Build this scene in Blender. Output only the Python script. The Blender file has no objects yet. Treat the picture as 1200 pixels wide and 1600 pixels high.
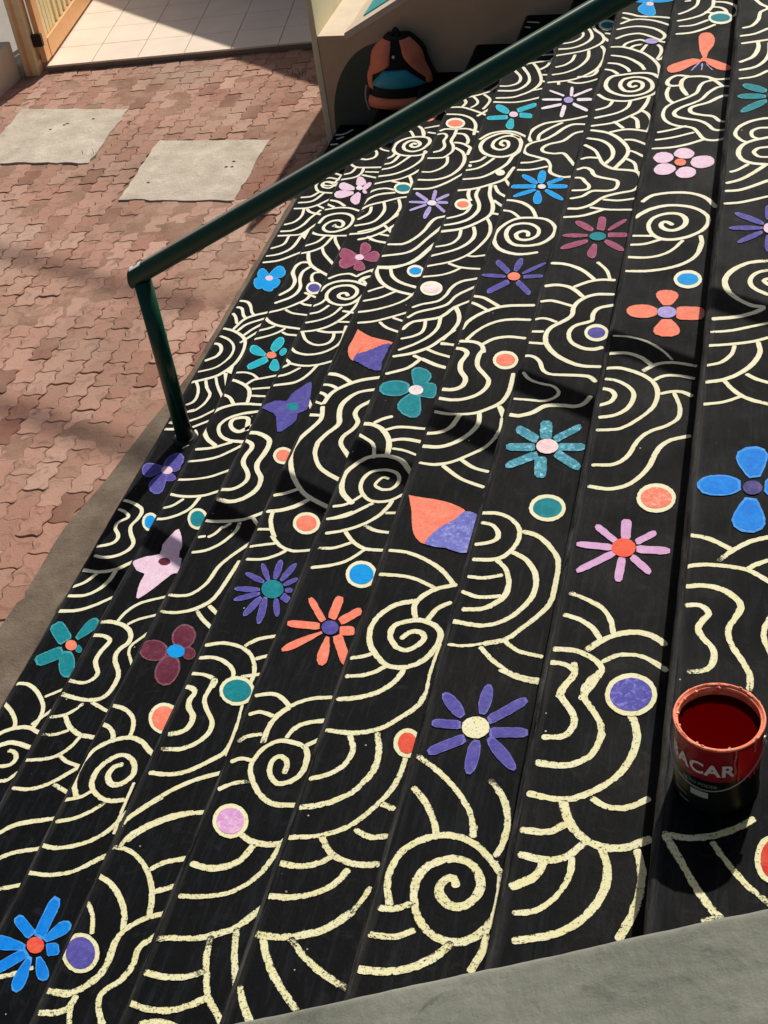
import bpy, bmesh, math, random
from mathutils import Vector, Matrix, noise
R_ = math.radians
scene = bpy.context.scene
C = bpy.data.collections.new("place"); scene.collection.children.link(C)
rng = random.Random(7)

# ------------------------------------------------------------------ camera, sky, sun, exposure
cam_d = bpy.data.cameras.new("camera"); cam = bpy.data.objects.new("camera", cam_d)
C.objects.link(cam); scene.camera = cam
RT, DN, FW = ((0.965607535, 0.228650373, -0.123778411),
              (0.054467735, -0.643390278, -0.763598204),
              (-0.254234840, 0.730594250, -0.633716816))
m = Matrix(((RT[0], -DN[0], -FW[0], 2.528918), (RT[1], -DN[1], -FW[1], -1.8),
            (RT[2], -DN[2], -FW[2], 3.594105), (0, 0, 0, 1)))
cam.matrix_world = m
cam_d.sensor_fit = 'VERTICAL'; cam_d.sensor_height = 36; cam_d.lens = 2112.8 / 1600 * 36
cam_d.clip_end = 500
scene.render.resolution_x, scene.render.resolution_y = 768, 1024

LD = Vector((-0.20, -0.95, -1.0)).normalized()          # the way the light travels
elev = math.asin(-LD.z); azim = math.atan2(-LD.x, -LD.y)   # azimuth from +Y towards +X
w = bpy.data.worlds.new("World"); scene.world = w; w.use_nodes = True
wn = w.node_tree; bg = wn.nodes['Background']
sky = wn.nodes.new('ShaderNodeTexSky'); sky.sky_type = 'NISHITA'; sky.sun_disc = False
sky.sun_elevation = elev; sky.sun_rotation = azim; sky.dust_density = 4; sky.ozone_density = 0.3
wn.links.new(sky.outputs[0], bg.inputs[0]); bg.inputs[1].default_value = 0.05
sun_d = bpy.data.lights.new("sun", 'SUN'); sun_d.energy = 4.2; sun_d.angle = R_(0.8); sun_d.color = (1, 0.93, 0.81)
sun = bpy.data.objects.new("sun", sun_d); C.objects.link(sun)
sun.rotation_euler = LD.to_track_quat('-Z', 'Y').to_euler(); sun.location = (3, 8, 9)
scene.view_settings.view_transform = 'Standard'; scene.view_settings.look = 'None'
scene.view_settings.exposure = 0; scene.view_settings.gamma = 1

# ------------------------------------------------------------------ helpers
T, RI = 0.3, 0.15845        # tread depth, riser height
YN, YF = -0.5, 5.78         # near and far end of the stairs

def new_mat(name, base=(.5, .5, .5), rough=.6, spec=.5, metal=0):
    mt = bpy.data.materials.new(name); mt.use_nodes = True
    b = mt.node_tree.nodes['Principled BSDF']
    b.inputs['Base Color'].default_value = (*base, 1); b.inputs['Roughness'].default_value = rough
    b.inputs['Specular IOR Level'].default_value = spec; b.inputs['Metallic'].default_value = metal
    return mt, mt.node_tree, b
def N(nt, kind, **kw):
    n = nt.nodes.new('ShaderNode' + kind)
    for k, v in kw.items():
        if k in n.inputs: n.inputs[k].default_value = v
        else: setattr(n, k, v)
    return n
def ramp(nt, src, stops):
    r = nt.nodes.new('ShaderNodeValToRGB'); e = r.color_ramp.elements
    while len(e) < len(stops): e.new(.5)
    for i, (p, c) in enumerate(stops):
        e[i].position = p; e[i].color = (*c, 1) if len(c) == 3 else c
    nt.links.new(src, r.inputs[0]); return r.outputs[0]
def mixc(nt, a, b, f, mode='MIX'):
    n = nt.nodes.new('ShaderNodeMix'); n.data_type = 'RGBA'; n.blend_type = mode
    for sock, v in ((n.inputs[0], f), (n.inputs[6], a), (n.inputs[7], b)):
        if hasattr(v, 'links') or isinstance(v, bpy.types.NodeSocket): nt.links.new(v, sock)
        else: sock.default_value = v if not isinstance(v, tuple) or len(v) == 4 else (*v, 1)
    return n.outputs[2]
def noise_n(nt, scale, detail=6, rough=.6, vec=None, dist=0):
    n = N(nt, 'TexNoise'); n.inputs['Scale'].default_value = scale; n.inputs['Detail'].default_value = detail
    n.inputs['Roughness'].default_value = rough; n.inputs['Distortion'].default_value = dist
    if vec is None:
        g = N(nt, 'NewGeometry'); vec = g.outputs['Position']
    nt.links.new(vec, n.inputs['Vector']); return n.outputs[0]
def bump(nt, b, h, strength=.3, dist=.01, normal=None):
    n = N(nt, 'Bump'); n.inputs['Strength'].default_value = strength; n.inputs['Distance'].default_value = dist
    nt.links.new(h, n.inputs['Height'])
    if normal: nt.links.new(normal, n.inputs['Normal'])
    nt.links.new(n.outputs[0], b.inputs['Normal']); return n.outputs[0]
def tag(o, label=None, cat=None, group=None, kind=None):
    if label: o['label'] = label
    if cat: o['category'] = cat
    if group: o['group'] = group
    if kind: o['kind'] = kind
    return o
def empty(name, loc, label, cat, group=None):
    o = bpy.data.objects.new(name, None); C.objects.link(o); o.location = loc; o.empty_display_size = .1
    return tag(o, label, cat, group)
def obj(name, bm, mats, parent=None, smooth=False):
    me = bpy.data.meshes.new(name)
    if smooth:
        for f in bm.faces: f.smooth = True
    bm.to_mesh(me); bm.free()
    for mt in (mats if isinstance(mats, (list, tuple)) else [mats]): me.materials.append(mt)
    o = bpy.data.objects.new(name, me); C.objects.link(o)
    if parent:
        o.parent = parent; o.matrix_parent_inverse = Matrix.Translation(-parent.location)
    return o
def box(bm, x0, x1, y0, y1, z0, z1, mtx=None, mi=0, bev=0):
    vs = [bm.verts.new((x, y, z)) for x in (x0, x1) for y in (y0, y1) for z in (z0, z1)]
    fs = []
    for q in ((0, 1, 3, 2), (4, 6, 7, 5), (0, 4, 5, 1), (2, 3, 7, 6), (0, 2, 6, 4), (1, 5, 7, 3)):
        f = bm.faces.new([vs[i] for i in q]); f.material_index = mi; fs.append(f)
    if bev:
        es = list({e for f in fs for e in f.edges})
        r = bmesh.ops.bevel(bm, geom=es, offset=bev, segments=2, affect='EDGES', profile=.5)
        vs = list({v for f in r['faces'] for v in f.verts} | {v for v in vs if v.is_valid})
    if mtx is not None:
        for v in vs: v.co = mtx @ v.co
    return vs
def poly(bm, pts, z0, z1, mi=0, mtx=None):
    """a prism of an outline"""
    a = [bm.verts.new((p[0], p[1], z0)) for p in pts]; b = [bm.verts.new((p[0], p[1], z1)) for p in pts]
    n = len(pts); f = bm.faces.new(b); f.material_index = mi
    bm.faces.new(a[::-1]).material_index = mi
    for i in range(n):
        bm.faces.new((a[i], a[(i + 1) % n], b[(i + 1) % n], b[i])).material_index = mi
    if mtx is not None:
        for v in a + b: v.co = mtx @ v.co
def tube(bm, pts, r, seg=24, cap=True, mi=0):
    pts = [Vector(p) for p in pts]; rings = []
    for i, p in enumerate(pts):
        d0 = (pts[i] - pts[i - 1]).normalized() if i else (pts[1] - pts[0]).normalized()
        d1 = (pts[i + 1] - pts[i]).normalized() if i < len(pts) - 1 else d0
        t = (d0 + d1).normalized(); c = max(.4, t.dot(d1))
        if i == 0: u = t.orthogonal().normalized()
        else: u = (u - t * u.dot(t)).normalized()
        v = t.cross(u); rr = r[i] if isinstance(r, (list, tuple)) else r
        bend = (d1 - d0)
        ring = []
        for k in range(seg):
            a = 2 * math.pi * k / seg; off = (u * math.cos(a) + v * math.sin(a)) * rr
            if bend.length > 1e-4:
                bn = bend.normalized(); off += bn * off.dot(bn) * (1 / c - 1)
            ring.append(bm.verts.new(p + off))
        rings.append(ring)
    for a, b in zip(rings, rings[1:]):
        for k in range(seg):
            f = bm.faces.new((a[k], a[(k + 1) % seg], b[(k + 1) % seg], b[k])); f.material_index = mi; f.smooth = True
    if cap:
        bm.faces.new(rings[0][::-1]).material_index = mi; bm.faces.new(rings[-1]).material_index = mi
    return rings
def spline(P, n=5):
    if len(P) < 3:
        return [P[0].lerp(P[-1], i / 6) for i in range(7)]
    A = [2 * P[0] - P[1]] + P + [2 * P[-1] - P[-2]]; Q = []
    for i in range(1, len(A) - 2):
        p0, p1, p2, p3 = A[i - 1:i + 3]
        for j in range(n):
            t = j / n
            Q.append(.5 * ((2 * p1) + (p2 - p0) * t + (2 * p0 - 5 * p1 + 4 * p2 - p3) * t * t + (3 * p1 - p0 - 3 * p2 + p3) * t ** 3))
    Q.append(P[-1]); return Q

STROKES="""
0;1;0;24 5639 75 5652 111 5710
0;1;0;46 5583 78 5612
0;1.3;0;29 5508 64 5514
0;1;2;107 5095 138 5162 191 5208
0;1;2;145 5135 191 5107
0;1;3;188 4975 143 4976 117 4989 124 5022 166 5008 184 4988 184 5015 191 5047
0;1;3;188 4975 165 4943 124 4963 110 5003 135 5028 177 5015
0;1;3;189 5054 129 5075 88 5036 79 4977 110 4911 153 4892 192 4887
0;1;0;33 4835 89 4847 120 4898
0;1;0;35 4772 112 4790 150 4879
0;1;2;30 4703 103 4709 156 4746 195 4796
0;1;2;149 4746 189 4714
0;1;2;107 4696 136 4659 185 4641
0;1;0;85 4709 97 4622 75 4550 28 4520
0;1;1;172 4641 151 4586 134 4514 90 4454 29 4444
0;1;2;28 4395 87 4401 151 4413 190 4490
0;1;0;89 4395 86 4303 30 4259
0;1;0;158 4390 145 4269 93 4200 28 4177
0;1;2;31 4110 113 4134 188 4202
0;1;0;27 3728 67 3719 97 3679 122 3620 148 3591
0;1;0;30 3667 58 3658 83 3599 108 3565
0;1;0;27 3607 50 3578 75 3520
0;1;2;76 3467 99 3550 137 3591 190 3617
0;1;2;103 3453 128 3512 192 3558
0;1;2;148 3417 171 3465 192 3495
0;1;3;173 3389 193 3423
0;1.2;0;24 3470 80 3452 140 3407 174 3352 188 3260 180 3169 142 3087 102 3050 15 3006
0;1;0;27 3403 78 3376 124 3322 139 3258 128 3194 91 3129 19 3094
0;1.2;0;19 3336 50 3328 74 3282 68 3227 26 3189
0;1.1;0;40 3012 68 2961 84 2902 81 2852 57 2830
0;1.1;0;84 3023 110 2964 143 2914 138 2838 109 2787 81 2777
0;1;2;125 3051 156 2983 197 2917
0;1;2;116 2710 157 2741 193 2784
0;1.3;0;24 2692 40 2690
0;1.2;0;21 2641 70 2644
0;1;0;92 2601 99 2573
0;1;0;87 2784 108 2795
0;1;2;148 2666 191 2703
0;0.8;2;165 2644 184 2616 190 2574 177 2550
0;1.1;0;23 2081 58 2067 86 2033 50 2001 55 1961 88 1916 80 1871 22 1847
0;1.2;0;23 2140 69 2127 125 2089 130 2032 115 1982 134 1936 168 1883 162 1836 122 1798 71 1785 36 1793
0;1.1;2;11 1708 87 1700 156 1722 197 1762
0;1.1;0;19 1608 59 1640 85 1690
0;1.2;0;20 1556 90 1567 132 1607 153 1657 158 1710
0;1.4;2;17 1471 91 1482 147 1515 196 1559
0;1.4;0;4 1085 49 1097 106 1070 162 1009 179 959 174 900
0;1.1;2;156 1045 201 1081
0;1.1;3;187 953 198 971
0;1.5;0;10 997 57 963 93 922 106 888
0;1.5;2;44 833 70 868 112 892 159 898 198 884
0;1.6;0;132 790 158 785 175 756 163 730 126 719 80 737
0;1.7;2;63 772 80 803 127 827 198 814
0;1.4;2;150 659 183 666 200 693
1;1;2;308 4944 361 4884 424 4876 497 4877
1;1;0;368 4877 354 4813 316 4795
1;1;0;340 5002 400 4974 448 5006 438 5073 398 5108
1;1;2;424 5154 463 5099 505 5078
1;1;0;413 4870 416 4812 392 4761 314 4731
1;1;2;437 4824 499 4820
1;1;2;428 4786 495 4759
1;1;0;316 4497 369 4479 417 4431
1;1;0;310 4455 361 4419
1;1;2;321 4390 392 4413 453 4407 500 4383
1;1.1;0;414 4211 422 4234 422 4211 460 4200 460 4245 429 4274 385 4262 362 4211 377 4166 427 4150 482 4183 503 4234 497 4302 457 4343 397 4349 342 4314 326 4245
1;1;2;312 4149 355 4121 432 4111 505 4113
1;1;0;398 4111 370 4044 315 4006
1;1;0;439 4105 416 4001 368 3952 317 3930
1;1;2;452 4100 472 4045 505 3986
1;1;2;414 3990 442 3926 500 3848
1;1.1;2;354 3941 379 3862 416 3800 502 3730
1;1.1;0;388 3841 343 3841 325 3788 331 3737 366 3656 362 3586 324 3531
1;1.1;0;401 3795 378 3748 385 3677 410 3598 393 3519 324 3459
1;1;0;474 3750 439 3739 439 3698 454 3663
1;1;3;486 3531 499 3523
1;1;0;317 3374 382 3408 441 3462 473 3501 479 3555
1;1;2;455 3462 475 3448 500 3443
1;1;2;396 3399 436 3371 500 3359
1;1.2;2;308 3335 349 3289 406 3259 500 3240
1;1;0;311 3214 355 3234 381 3254
1;1;0;316 3142 375 3172 417 3205 438 3237
1;1;2;437 3206 463 3188 499 3184
1;1;0;309 2869 360 2875 400 2861 435 2829
1;1;2;392 2778 418 2820 454 2834 500 2853
1;1.2;0;312 2815 354 2800 407 2762 432 2715 442 2652
1;1;2;433 2751 501 2763
1;1;2;447 2700 499 2699
1;1.1;0;317 2700 354 2678 384 2632
1;1;2;306 2016 360 2004 415 2005 466 2017 495 2035
1;1;0;318 1925 355 1944 383 1986
1;1.1;0;311 1858 357 1865 409 1901 437 1943 448 2003
1;1;2;307 2104 377 2112 447 2134 494 2167
1;1;2;316 2225 377 2238 436 2264 478 2306 499 2329
1;1.2;2;315 2432 303 2532 325 2590 388 2631 444 2639 495 2637
1;1.3;0;312 2441 350 2381 399 2340
1;1.3;3;492 2581 439 2564 388 2524 371 2472 397 2411 448 2378 501 2373
1;1.4;3;493 2498 484 2534 458 2542 417 2525 419 2484 441 2454 475 2438 496 2462
1;1.1;0;326 2308 388 2321 440 2351 464 2366
1;1.1;2;381 1296 396 1348 432 1395 497 1427
1;1.1;2;425 1283 455 1311 500 1333
1;0.9;3;496 1213 477 1180 482 1147 496 1125
1;1.7;0;312 1278 354 1289 415 1274 453 1240 464 1193 441 1156 444 1109 485 1047 490 996 483 950 454 921 394 917 320 931
1;1.6;0;319 1215 362 1216 394 1192 377 1142 378 1088 410 1039 398 1004 368 988 320 995
1;1.3;0;412 897 386 856 358 837 321 826
1;1.6;2;371 842 406 797 455 767 495 763
1;1.2;0;327 751 373 756 409 779
1;1.2;0;320 640 384 654 428 680 453 725 465 768
1;1.2;2;425 674 460 652 497 643
1;1.3;2;444 907 494 885
1;1.3;2;327 526 383 528 431 552 469 588 497 620
1;1.3;2;458 558 494 543
1;1.4;2;363 356 405 395 501 427
1;1.4;2;398 262 438 291 499 312
1;1.4;2;448 160 497 179
2;1;0;667 5072 717 5036 753 4967 761 4914
2;1;2;747 5021 817 5048
2;1;2;777 4967 812 4955
2;1.1;2;739 4824 718 4838 715 4799 747 4785 763 4823 736 4863 695 4864 673 4813 695 4755 747 4734 791 4771 811 4847 788 4900 731 4915 665 4892 625 4828 631 4750 673 4699 740 4684 796 4695 821 4726
2;1;0;629 5012 674 4984 707 4916
2;1;0;665 5078 726 5022 758 4928
2;1;0;612 4656 642 4681 646 4712
2;1;0;611 4588 658 4611 676 4686
2;1;0;611 4527 681 4562 740 4684
2;1;2;610 4448 700 4476 770 4547 809 4632 808 4695
2;1;2;613 4365 674 4393 737 4416 789 4463 823 4516
2;1;0;708 4393 746 4378
2;1;2;786 4451 813 4379 826 4297
2;1;0;608 4266 644 4306 692 4317 741 4299
2;1;0;612 4140 628 4208 673 4253 748 4270
2;1;2;609 4084 651 4140 715 4173 784 4212 825 4223
2;1;0;662 4117 667 4051 627 3991
2;1;0;718 4162 739 4073 710 3964 627 3926
2;1;0;787 4195 813 4105 798 4007 756 3910 698 3857 616 3841
2;1;0;628 3425 668 3459 717 3469 754 3446
2;1;2;757 3446 778 3475 813 3500 830 3481
2;1;2;779 3409 792 3437 823 3448
2;1;2;800 3404 827 3367
2;1.1;2;615 3311 636 3368 683 3402 750 3403 820 3367
2;1.2;2;757 3277 741 3300 717 3295 714 3267 739 3249 774 3250 794 3288 785 3334 744 3365 685 3355 656 3312 661 3256 698 3212 748 3195 785 3205 808 3233 822 3265
2;1;0;615 3182 648 3210 660 3243
2;1;0;623 3120 663 3139 689 3189
2;1;0;624 3045 682 3069 729 3114 753 3177
2;1;2;623 2971 685 2986 743 3027 788 3098 811 3161 824 3261
2;1;3;813 3135 829 3131
2;1;2;764 3058 826 3056
2;1;0;629 2967 664 2904 718 2869 767 2883 781 2922 775 2964
2;1;2;606 2852 648 2808 710 2794 771 2817 814 2869 825 2919 819 2978
2;1;2;696 2982 748 2971 822 2977
2;1;0;612 2757 644 2722 615 2693
2;1;2;639 2726 706 2709 769 2720 816 2746
2;1;0;611 2625 657 2647 696 2693
2;1;0;584 2553 648 2568 711 2591 747 2647 766 2712
2;1;2;678 3789 726 3810 783 3863 822 3926
2;1;3;804 3889 819 3868
2;1;2;772 3842 821 3826
2;1;2;719 3815 760 3779 821 3759
2;1;2;659 3862 745 3910 803 4007
2;1;2;762 3456 791 3485 823 3510
2;1;2;779 3390 800 3428 827 3452
2;1.2;0;630 1513 676 1528 718 1567 742 1611 755 1648 753 1688
2;1;0;625 1597 645 1603
2;1;0;661 1601 680 1620 696 1661
2;1;0;702 1658 719 1681
2;1.5;0;605 2231 657 2230 710 2196 723 2155 720 2097 711 2040 726 1993 756 1948 757 1878 722 1826 679 1803 623 1814
2;1.3;0;603 2184 644 2166 660 2134 649 2084 654 2035 690 1982 702 1936 684 1895 655 1874 615 1871
2;1;2;798 1717 814 1697
2;1.2;2;607 1690 676 1688 761 1707 814 1744
2;1.1;3;817 2431 824 2418
2;1.2;2;611 1290 660 1288 704 1304 739 1365 751 1444 777 1502 813 1558
2;1.4;2;611 1209 657 1204 688 1209 737 1229 785 1279 801 1348 813 1438
2;1.3;2;750 1223 778 1190 816 1158
2;1.3;2;787 1249 814 1226
2;1.4;0;607 772 653 768 697 741 719 703 725 658
2;1.4;0;603 695 637 687 665 662 678 630
2;1.7;2;646 413 617 462 613 532 630 590 667 628 719 652 763 646 811 608
2;1.7;0;742 546 717 530 716 492 743 466 774 478 795 518 772 564 732 584 695 559 672 513 676 460 711 422 758 408 798 418
2;1.2;0;617 394 657 407 687 435
2;1.3;0;625 314 677 333 716 365 743 398
2;0.8;3;808 437 809 389 813 343
2;1.4;1;813 343 797 306 762 267 709 237 658 224 607 228
2;1.4;2;607 133 679 133 745 153 786 187 809 209
2;1.3;0;675 -194 716 -178 761 -152
3;1;0;992 5139 1045 5206 1079 5282
3;1;2;925 5026 1024 5062 1096 5112 1129 5180
3;1;0;973 5037 998 4981 989 4935
3;1;0;1025 5055 1060 4992 1057 4945 1038 4919
3;1;0;1079 5079 1122 5015 1119 4948 1106 4896
3;1;2;925 4925 992 4921 1070 4871 1130 4822
3;1;3;1125 4868 1114 4849
3;1;2;921 4839 998 4829 1064 4780 1101 4702 1108 4632
3;1;2;927 4639 951 4660 1009 4655 1064 4659 1127 4619
3;1;0;919 4596 956 4607 975 4569 968 4519 986 4458 974 4410 944 4393
3;1;0;1010 4648 1012 4580 1007 4518 1031 4457 1037 4396 1010 4338 991 4327 928 4326
3;1;0;1024 4604 1066 4590 1094 4527 1097 4485
3;1;2;1031 4499 1075 4485 1122 4436 1122 4406
3;1.1;0;1045 4438 1094 4383 1118 4300 1111 4208 1073 4129 1007 4091 929 4093
3;1;0;1024 4337 1035 4267 1014 4210 973 4176 930 4177
3;1;2;926 3998 1009 4003 1076 4062 1125 4134
3;1.1;1;1129 3722 1084 3691 1059 3571 1001 3472 924 3462
3;1.1;1;1125 3591 1092 3512 1038 3396 919 3357
3;1.2;1;1126 3445 1074 3321 1001 3256 923 3254
3;1;0;909 2429 945 2434 988 2407 1028 2369
3;1.2;2;921 3263 934 3199 980 3119 1050 3064 1133 3031
3;1.2;2;919 3263 980 3264 1043 3284 1091 3331 1131 3445
3;1.1;2;981 3260 1008 3183 1059 3130 1128 3096
3;1;0;931 3056 961 3079 986 3093
3;1;0;929 2978 993 3006 1051 3059
3;1;2;930 2889 993 2908 1063 2948 1109 2992 1128 3031
3;1;2;948 2806 1006 2817 1067 2848 1130 2887
3;1;2;1090 2848 1127 2829
3;1;2;1039 2814 1076 2774 1133 2744
3;1.3;2;956 2207 971 2133 952 2075 922 2001 913 1929 926 1869 961 1781 1026 1691 1091 1646 1130 1625
3;1.3;2;999 1978 1005 1920 1040 1847 1086 1805 1129 1779
3;1.1;0;924 1669 965 1686 1001 1711
3;1.2;0;925 1580 974 1591 1023 1620 1062 1665
3;1.3;0;945 1585 950 1537 971 1484 991 1449
3;1.1;0;915 1483 963 1487
3;1.2;0;911 2430 972 2419 1025 2378
3;1.1;0;918 2355 953 2352 986 2328
3;1.1;0;909 2302 937 2295 956 2274
3;1.1;0;910 2242 948 2227
3;1.1;0;914 2154 961 2153
3;1.3;1;1128 2414 1063 2393 1010 2355 967 2301 954 2232
3;1.3;1;1128 2331 1073 2311 1039 2262 1027 2211 1037 2153 1049 2097 1017 2039 998 1982
3;1.3;3;1128 2246 1098 2211 1095 2165 1122 2118 1109 2069 1085 2027 1088 1980 1127 1925
3;1.1;0;918 1392 957 1404 1002 1416
3;1.3;2;980 1452 1028 1403 1076 1384 1132 1393
3;1.2;0;930 1329 985 1334 1030 1361 1050 1382
3;1.3;2;923 922 978 938 1042 926 1089 889 1115 828 1117 785
3;1.2;0;922 867 975 873 1023 849 1049 821 1055 790
3;1.3;2;1050 933 1084 967 1136 986
3;1.2;2;1105 884 1131 897
3;1.1;3;1122 817 1135 821
3;1.2;0;916 799 966 798 1005 778 1004 753
3;1.6;0;900 730 923 747 958 726 948 690 960 658 984 628 984 590 966 566 934 556
3;1.4;0;996 788 998 753 994 701 1017 660 1051 614 1052 571 1027 531 989 505 932 498
3;0.8;3;1119 689 1126 640 1129 592 1131 544
3;1.4;1;1131 544 1122 506 1081 465 1038 429 989 410 929 409
3;1.3;1;1134 434 1083 409 1036 376 992 333 946 277 924 246 914 220
3;1.3;1;1132 296 1079 279 1021 245 974 205 952 176
3;1.3;0;919 -30 948 -65 967 -115
3;1.4;0;914 231 940 267 974 306 995 328
3;1.3;0;940 158 951 192 989 230 1042 268 1101 290
3;1.4;0;918 147 964 146 1020 112 1063 62 1088 10 1099 -37
3;1.4;2;1051 93 1082 121 1128 138
3;1.4;2;1086 27 1128 49
3;1.5;0;909 55 957 36 1001 -3 1032 -47 1046 -93
3;1.6;1;1128 -35 1083 -59 1048 -98 1039 -141 1044 -187 1035 -229 1013 -260 977 -288 934 -290 888 -288
3;1.6;1;1126 -114 1106 -140 1112 -190 1092 -238 1061 -270 1064 -308 1095 -351
3;1.7;0;925 -348 970 -341 995 -320 997 -293
3;1.4;0;995 -320 1011 -364
4;1;0;1234 5678 1296 5664
4;1;0;1229 5608 1256 5593
4;1;2;1326 5221 1387 5235 1417 5305 1435 5384
4;1;0;1364 5273 1388 5329
4;1;2;1411 5371 1435 5303 1443 5259
4;1;2;1262 5116 1311 5169 1392 5199 1448 5204
4;1;2;1215 4940 1230 5000 1267 5053 1307 5082 1377 5108 1445 5124
4;1;0;1354 5088 1388 5010 1423 4885 1421 4806 1388 4736 1345 4693 1306 4667 1228 4664
4;1;1;1439 5110 1428 5048 1400 5009
4;1;1;1443 4938 1424 4939
4;1;1;1447 4850 1423 4865
4;1;1;1443 4765 1402 4748
4;1;1;1443 4656 1378 4621 1316 4606 1222 4617
4;1;0;1216 4812 1267 4809 1311 4846 1310 4920 1266 5005
4;1;0;1221 4753 1314 4753 1362 4836 1353 4930 1305 5043
4;1;2;1228 4192 1269 4255 1338 4278 1392 4262 1440 4219
4;1.1;0;1354 4119 1334 4143 1344 4177 1370 4159 1377 4102 1346 4075 1305 4104 1300 4161 1324 4206 1372 4228 1419 4191 1437 4122 1427 4044 1373 4001 1310 4014 1262 4060 1242 4129 1258 4197 1316 4253 1368 4251 1417 4203
4;1;0;1226 3950 1268 3966 1287 4004
4;1;0;1221 3869 1281 3895 1330 3986
4;1;2;1225 3779 1308 3798 1370 3871 1404 3935 1414 4000 1434 4044
4;1;0;1228 3923 1233 3907
4;1.1;2;1219 3670 1290 3684 1356 3724 1416 3775 1431 3849
4;1;2;1421 3770 1440 3733
4;1;0;1271 3679 1276 3623 1296 3573
4;1;0;1305 3533 1297 3464 1265 3431 1223 3411
4;1;0;1314 3684 1311 3623 1340 3543 1347 3474 1322 3406 1277 3368 1224 3349
4;1.15;0;1362 3719 1374 3622 1404 3532 1409 3445 1369 3378 1301 3316 1219 3293
4;1;2;1382 3714 1407 3652 1440 3616
4;1;2;1402 3572 1437 3532
4;1;2;1417 3454 1432 3449
4;1;0;1304 3302 1307 3238 1280 3183 1224 3162
4;1.1;0;1355 3331 1371 3266 1360 3201 1312 3138 1215 3083
4;1;0;1402 3406 1427 3340 1433 3257 1411 3175 1378 3103 1317 3041 1219 3000
4;1;2;1372 3090 1400 3081 1435 3090
4;1;2;1307 3023 1348 2998 1391 2986 1438 2982
4;1;0;1363 2990 1334 2955 1286 2928 1215 2914
4;1;2;1228 2680 1262 2705 1318 2727 1344 2772 1354 2829 1384 2880 1438 2902
4;1;2;1225 2605 1257 2646 1320 2675 1365 2708 1387 2773 1436 2827
4;1;2;1222 2520 1247 2571 1295 2588 1358 2614 1396 2685 1436 2722
4;1;0;1233 2453 1277 2473 1307 2512 1300 2584
4;1;0;1240 2375 1297 2422 1343 2483 1360 2544 1354 2613
4;1.1;0;1402 2685 1427 2624 1432 2562 1412 2493 1395 2452
4;1;2;1397 2422 1439 2420
4;1.1;0;1226 1378 1254 1390 1299 1420
4;1;0;1217 1837 1260 1807 1286 1779 1302 1711
4;1.1;0;1258 1912 1285 1937 1310 1950
4;1.3;0;1216 1902 1262 1897 1303 1862 1335 1804 1345 1739 1342 1725
4;1.1;2;1306 1869 1352 1891 1441 1886
4;1.1;2;1342 1812 1386 1823 1441 1812
4;0.9;2;1358 1766 1401 1758 1441 1739
4;1.3;1;1443 1647 1404 1701 1359 1722 1317 1723 1276 1706 1242 1660 1223 1610 1228 1555 1245 1509 1287 1465
4;1.1;0;1229 2215 1264 2233 1307 2261 1335 2313
4;1.1;2;1308 2338 1373 2298 1441 2267
4;1;2;1345 2387 1390 2359 1439 2339
4;1;2;1396 2429 1440 2418
4;1.1;0;1230 2330 1297 2355 1357 2401 1394 2464 1428 2520
4;1.2;2;1349 1555 1376 1541 1409 1552 1420 1596 1401 1635 1356 1648 1312 1632 1292 1586 1301 1531 1337 1487 1375 1478 1414 1489 1441 1515
4;1.2;0;1349 1555 1340 1570 1360 1608 1380 1601
4;1.1;0;1230 1443 1273 1458 1311 1508
4;1.1;0;1225 1378 1279 1394 1320 1432 1357 1469
4;1.2;0;1241 1308 1301 1329 1357 1367 1396 1415 1415 1463 1419 1486
4;1;2;1414 1424 1441 1427
4;1.1;2;1360 1356 1400 1334 1441 1330
4;1.2;2;1304 1318 1340 1274 1387 1245 1444 1244
4;1.1;0;1236 1235 1285 1240 1332 1269
4;1.1;0;1239 1143 1296 1159 1343 1185 1384 1238
4;1.2;2;1344 2318 1401 2282 1438 2267
4;1.2;2;1302 528 1333 571 1385 606 1442 618
4;1.5;2;1333 128 1365 111 1401 107 1439 115
4;1.2;0;1224 599 1269 612 1301 600 1330 574
4;1.3;0;1228 528 1257 542 1293 531
4;1.2;0;1227 429 1245 451 1282 461
4;1.2;0;1230 358 1254 373 1281 369
4;1.3;0;1226 262 1258 287 1298 298
4;1.5;0;1333 564 1314 544 1296 495 1296 435
4;1.4;2;1387 340 1384 378 1359 394 1340 377 1345 335 1375 301 1408 310 1434 342 1437 385 1420 431 1376 445 1336 445 1302 411 1287 356 1302 310 1347 255 1392 234 1439 238
4;1.3;2;1357 461 1370 494 1394 516 1440 530
4;1.3;2;1415 434 1442 457
4;1.7;1;1444 116 1405 108 1364 112 1327 132
4;1.6;0;1373 98 1354 51 1319 27 1279 16 1233 24
4;1.2;2;1235 -72 1286 -66 1345 -50 1386 -21 1421 27 1440 93
4;1.6;2;1210 -198 1266 -187 1326 -178 1369 -158 1409 -132 1440 -91
4;1.6;2;1352 -172 1358 -224 1375 -272 1397 -323 1441 -372
4;1.6;0;1227 -287 1280 -291 1330 -281 1364 -263
4;1.8;0;1218 -368 1268 -376 1325 -369 1366 -348 1394 -327
4;1.5;2;1408 -141 1420 -196 1441 -253
4;1.4;0;1262 -413 1305 -400 1347 -406
5;1;0;1521 4941 1576 4957 1613 5002 1623 5058 1599 5117 1567 5156
5;1;0;1519 4872 1585 4880 1643 4930 1672 5011 1649 5112 1616 5159 1604 5211 1618 5231
5;1;2;1520 4791 1614 4824 1673 4859 1720 4917 1737 4977 1716 5049 1677 5110 1655 5198 1655 5301 1685 5276 1693 5357 1712 5385 1748 5367 1766 5320
5;1;2;1723 5415 1767 5395
5;1;2;1736 5061 1764 5048
5;1;2;1738 4998 1761 4954
5;1;0;1613 4790 1606 4718 1576 4668 1539 4647
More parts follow.
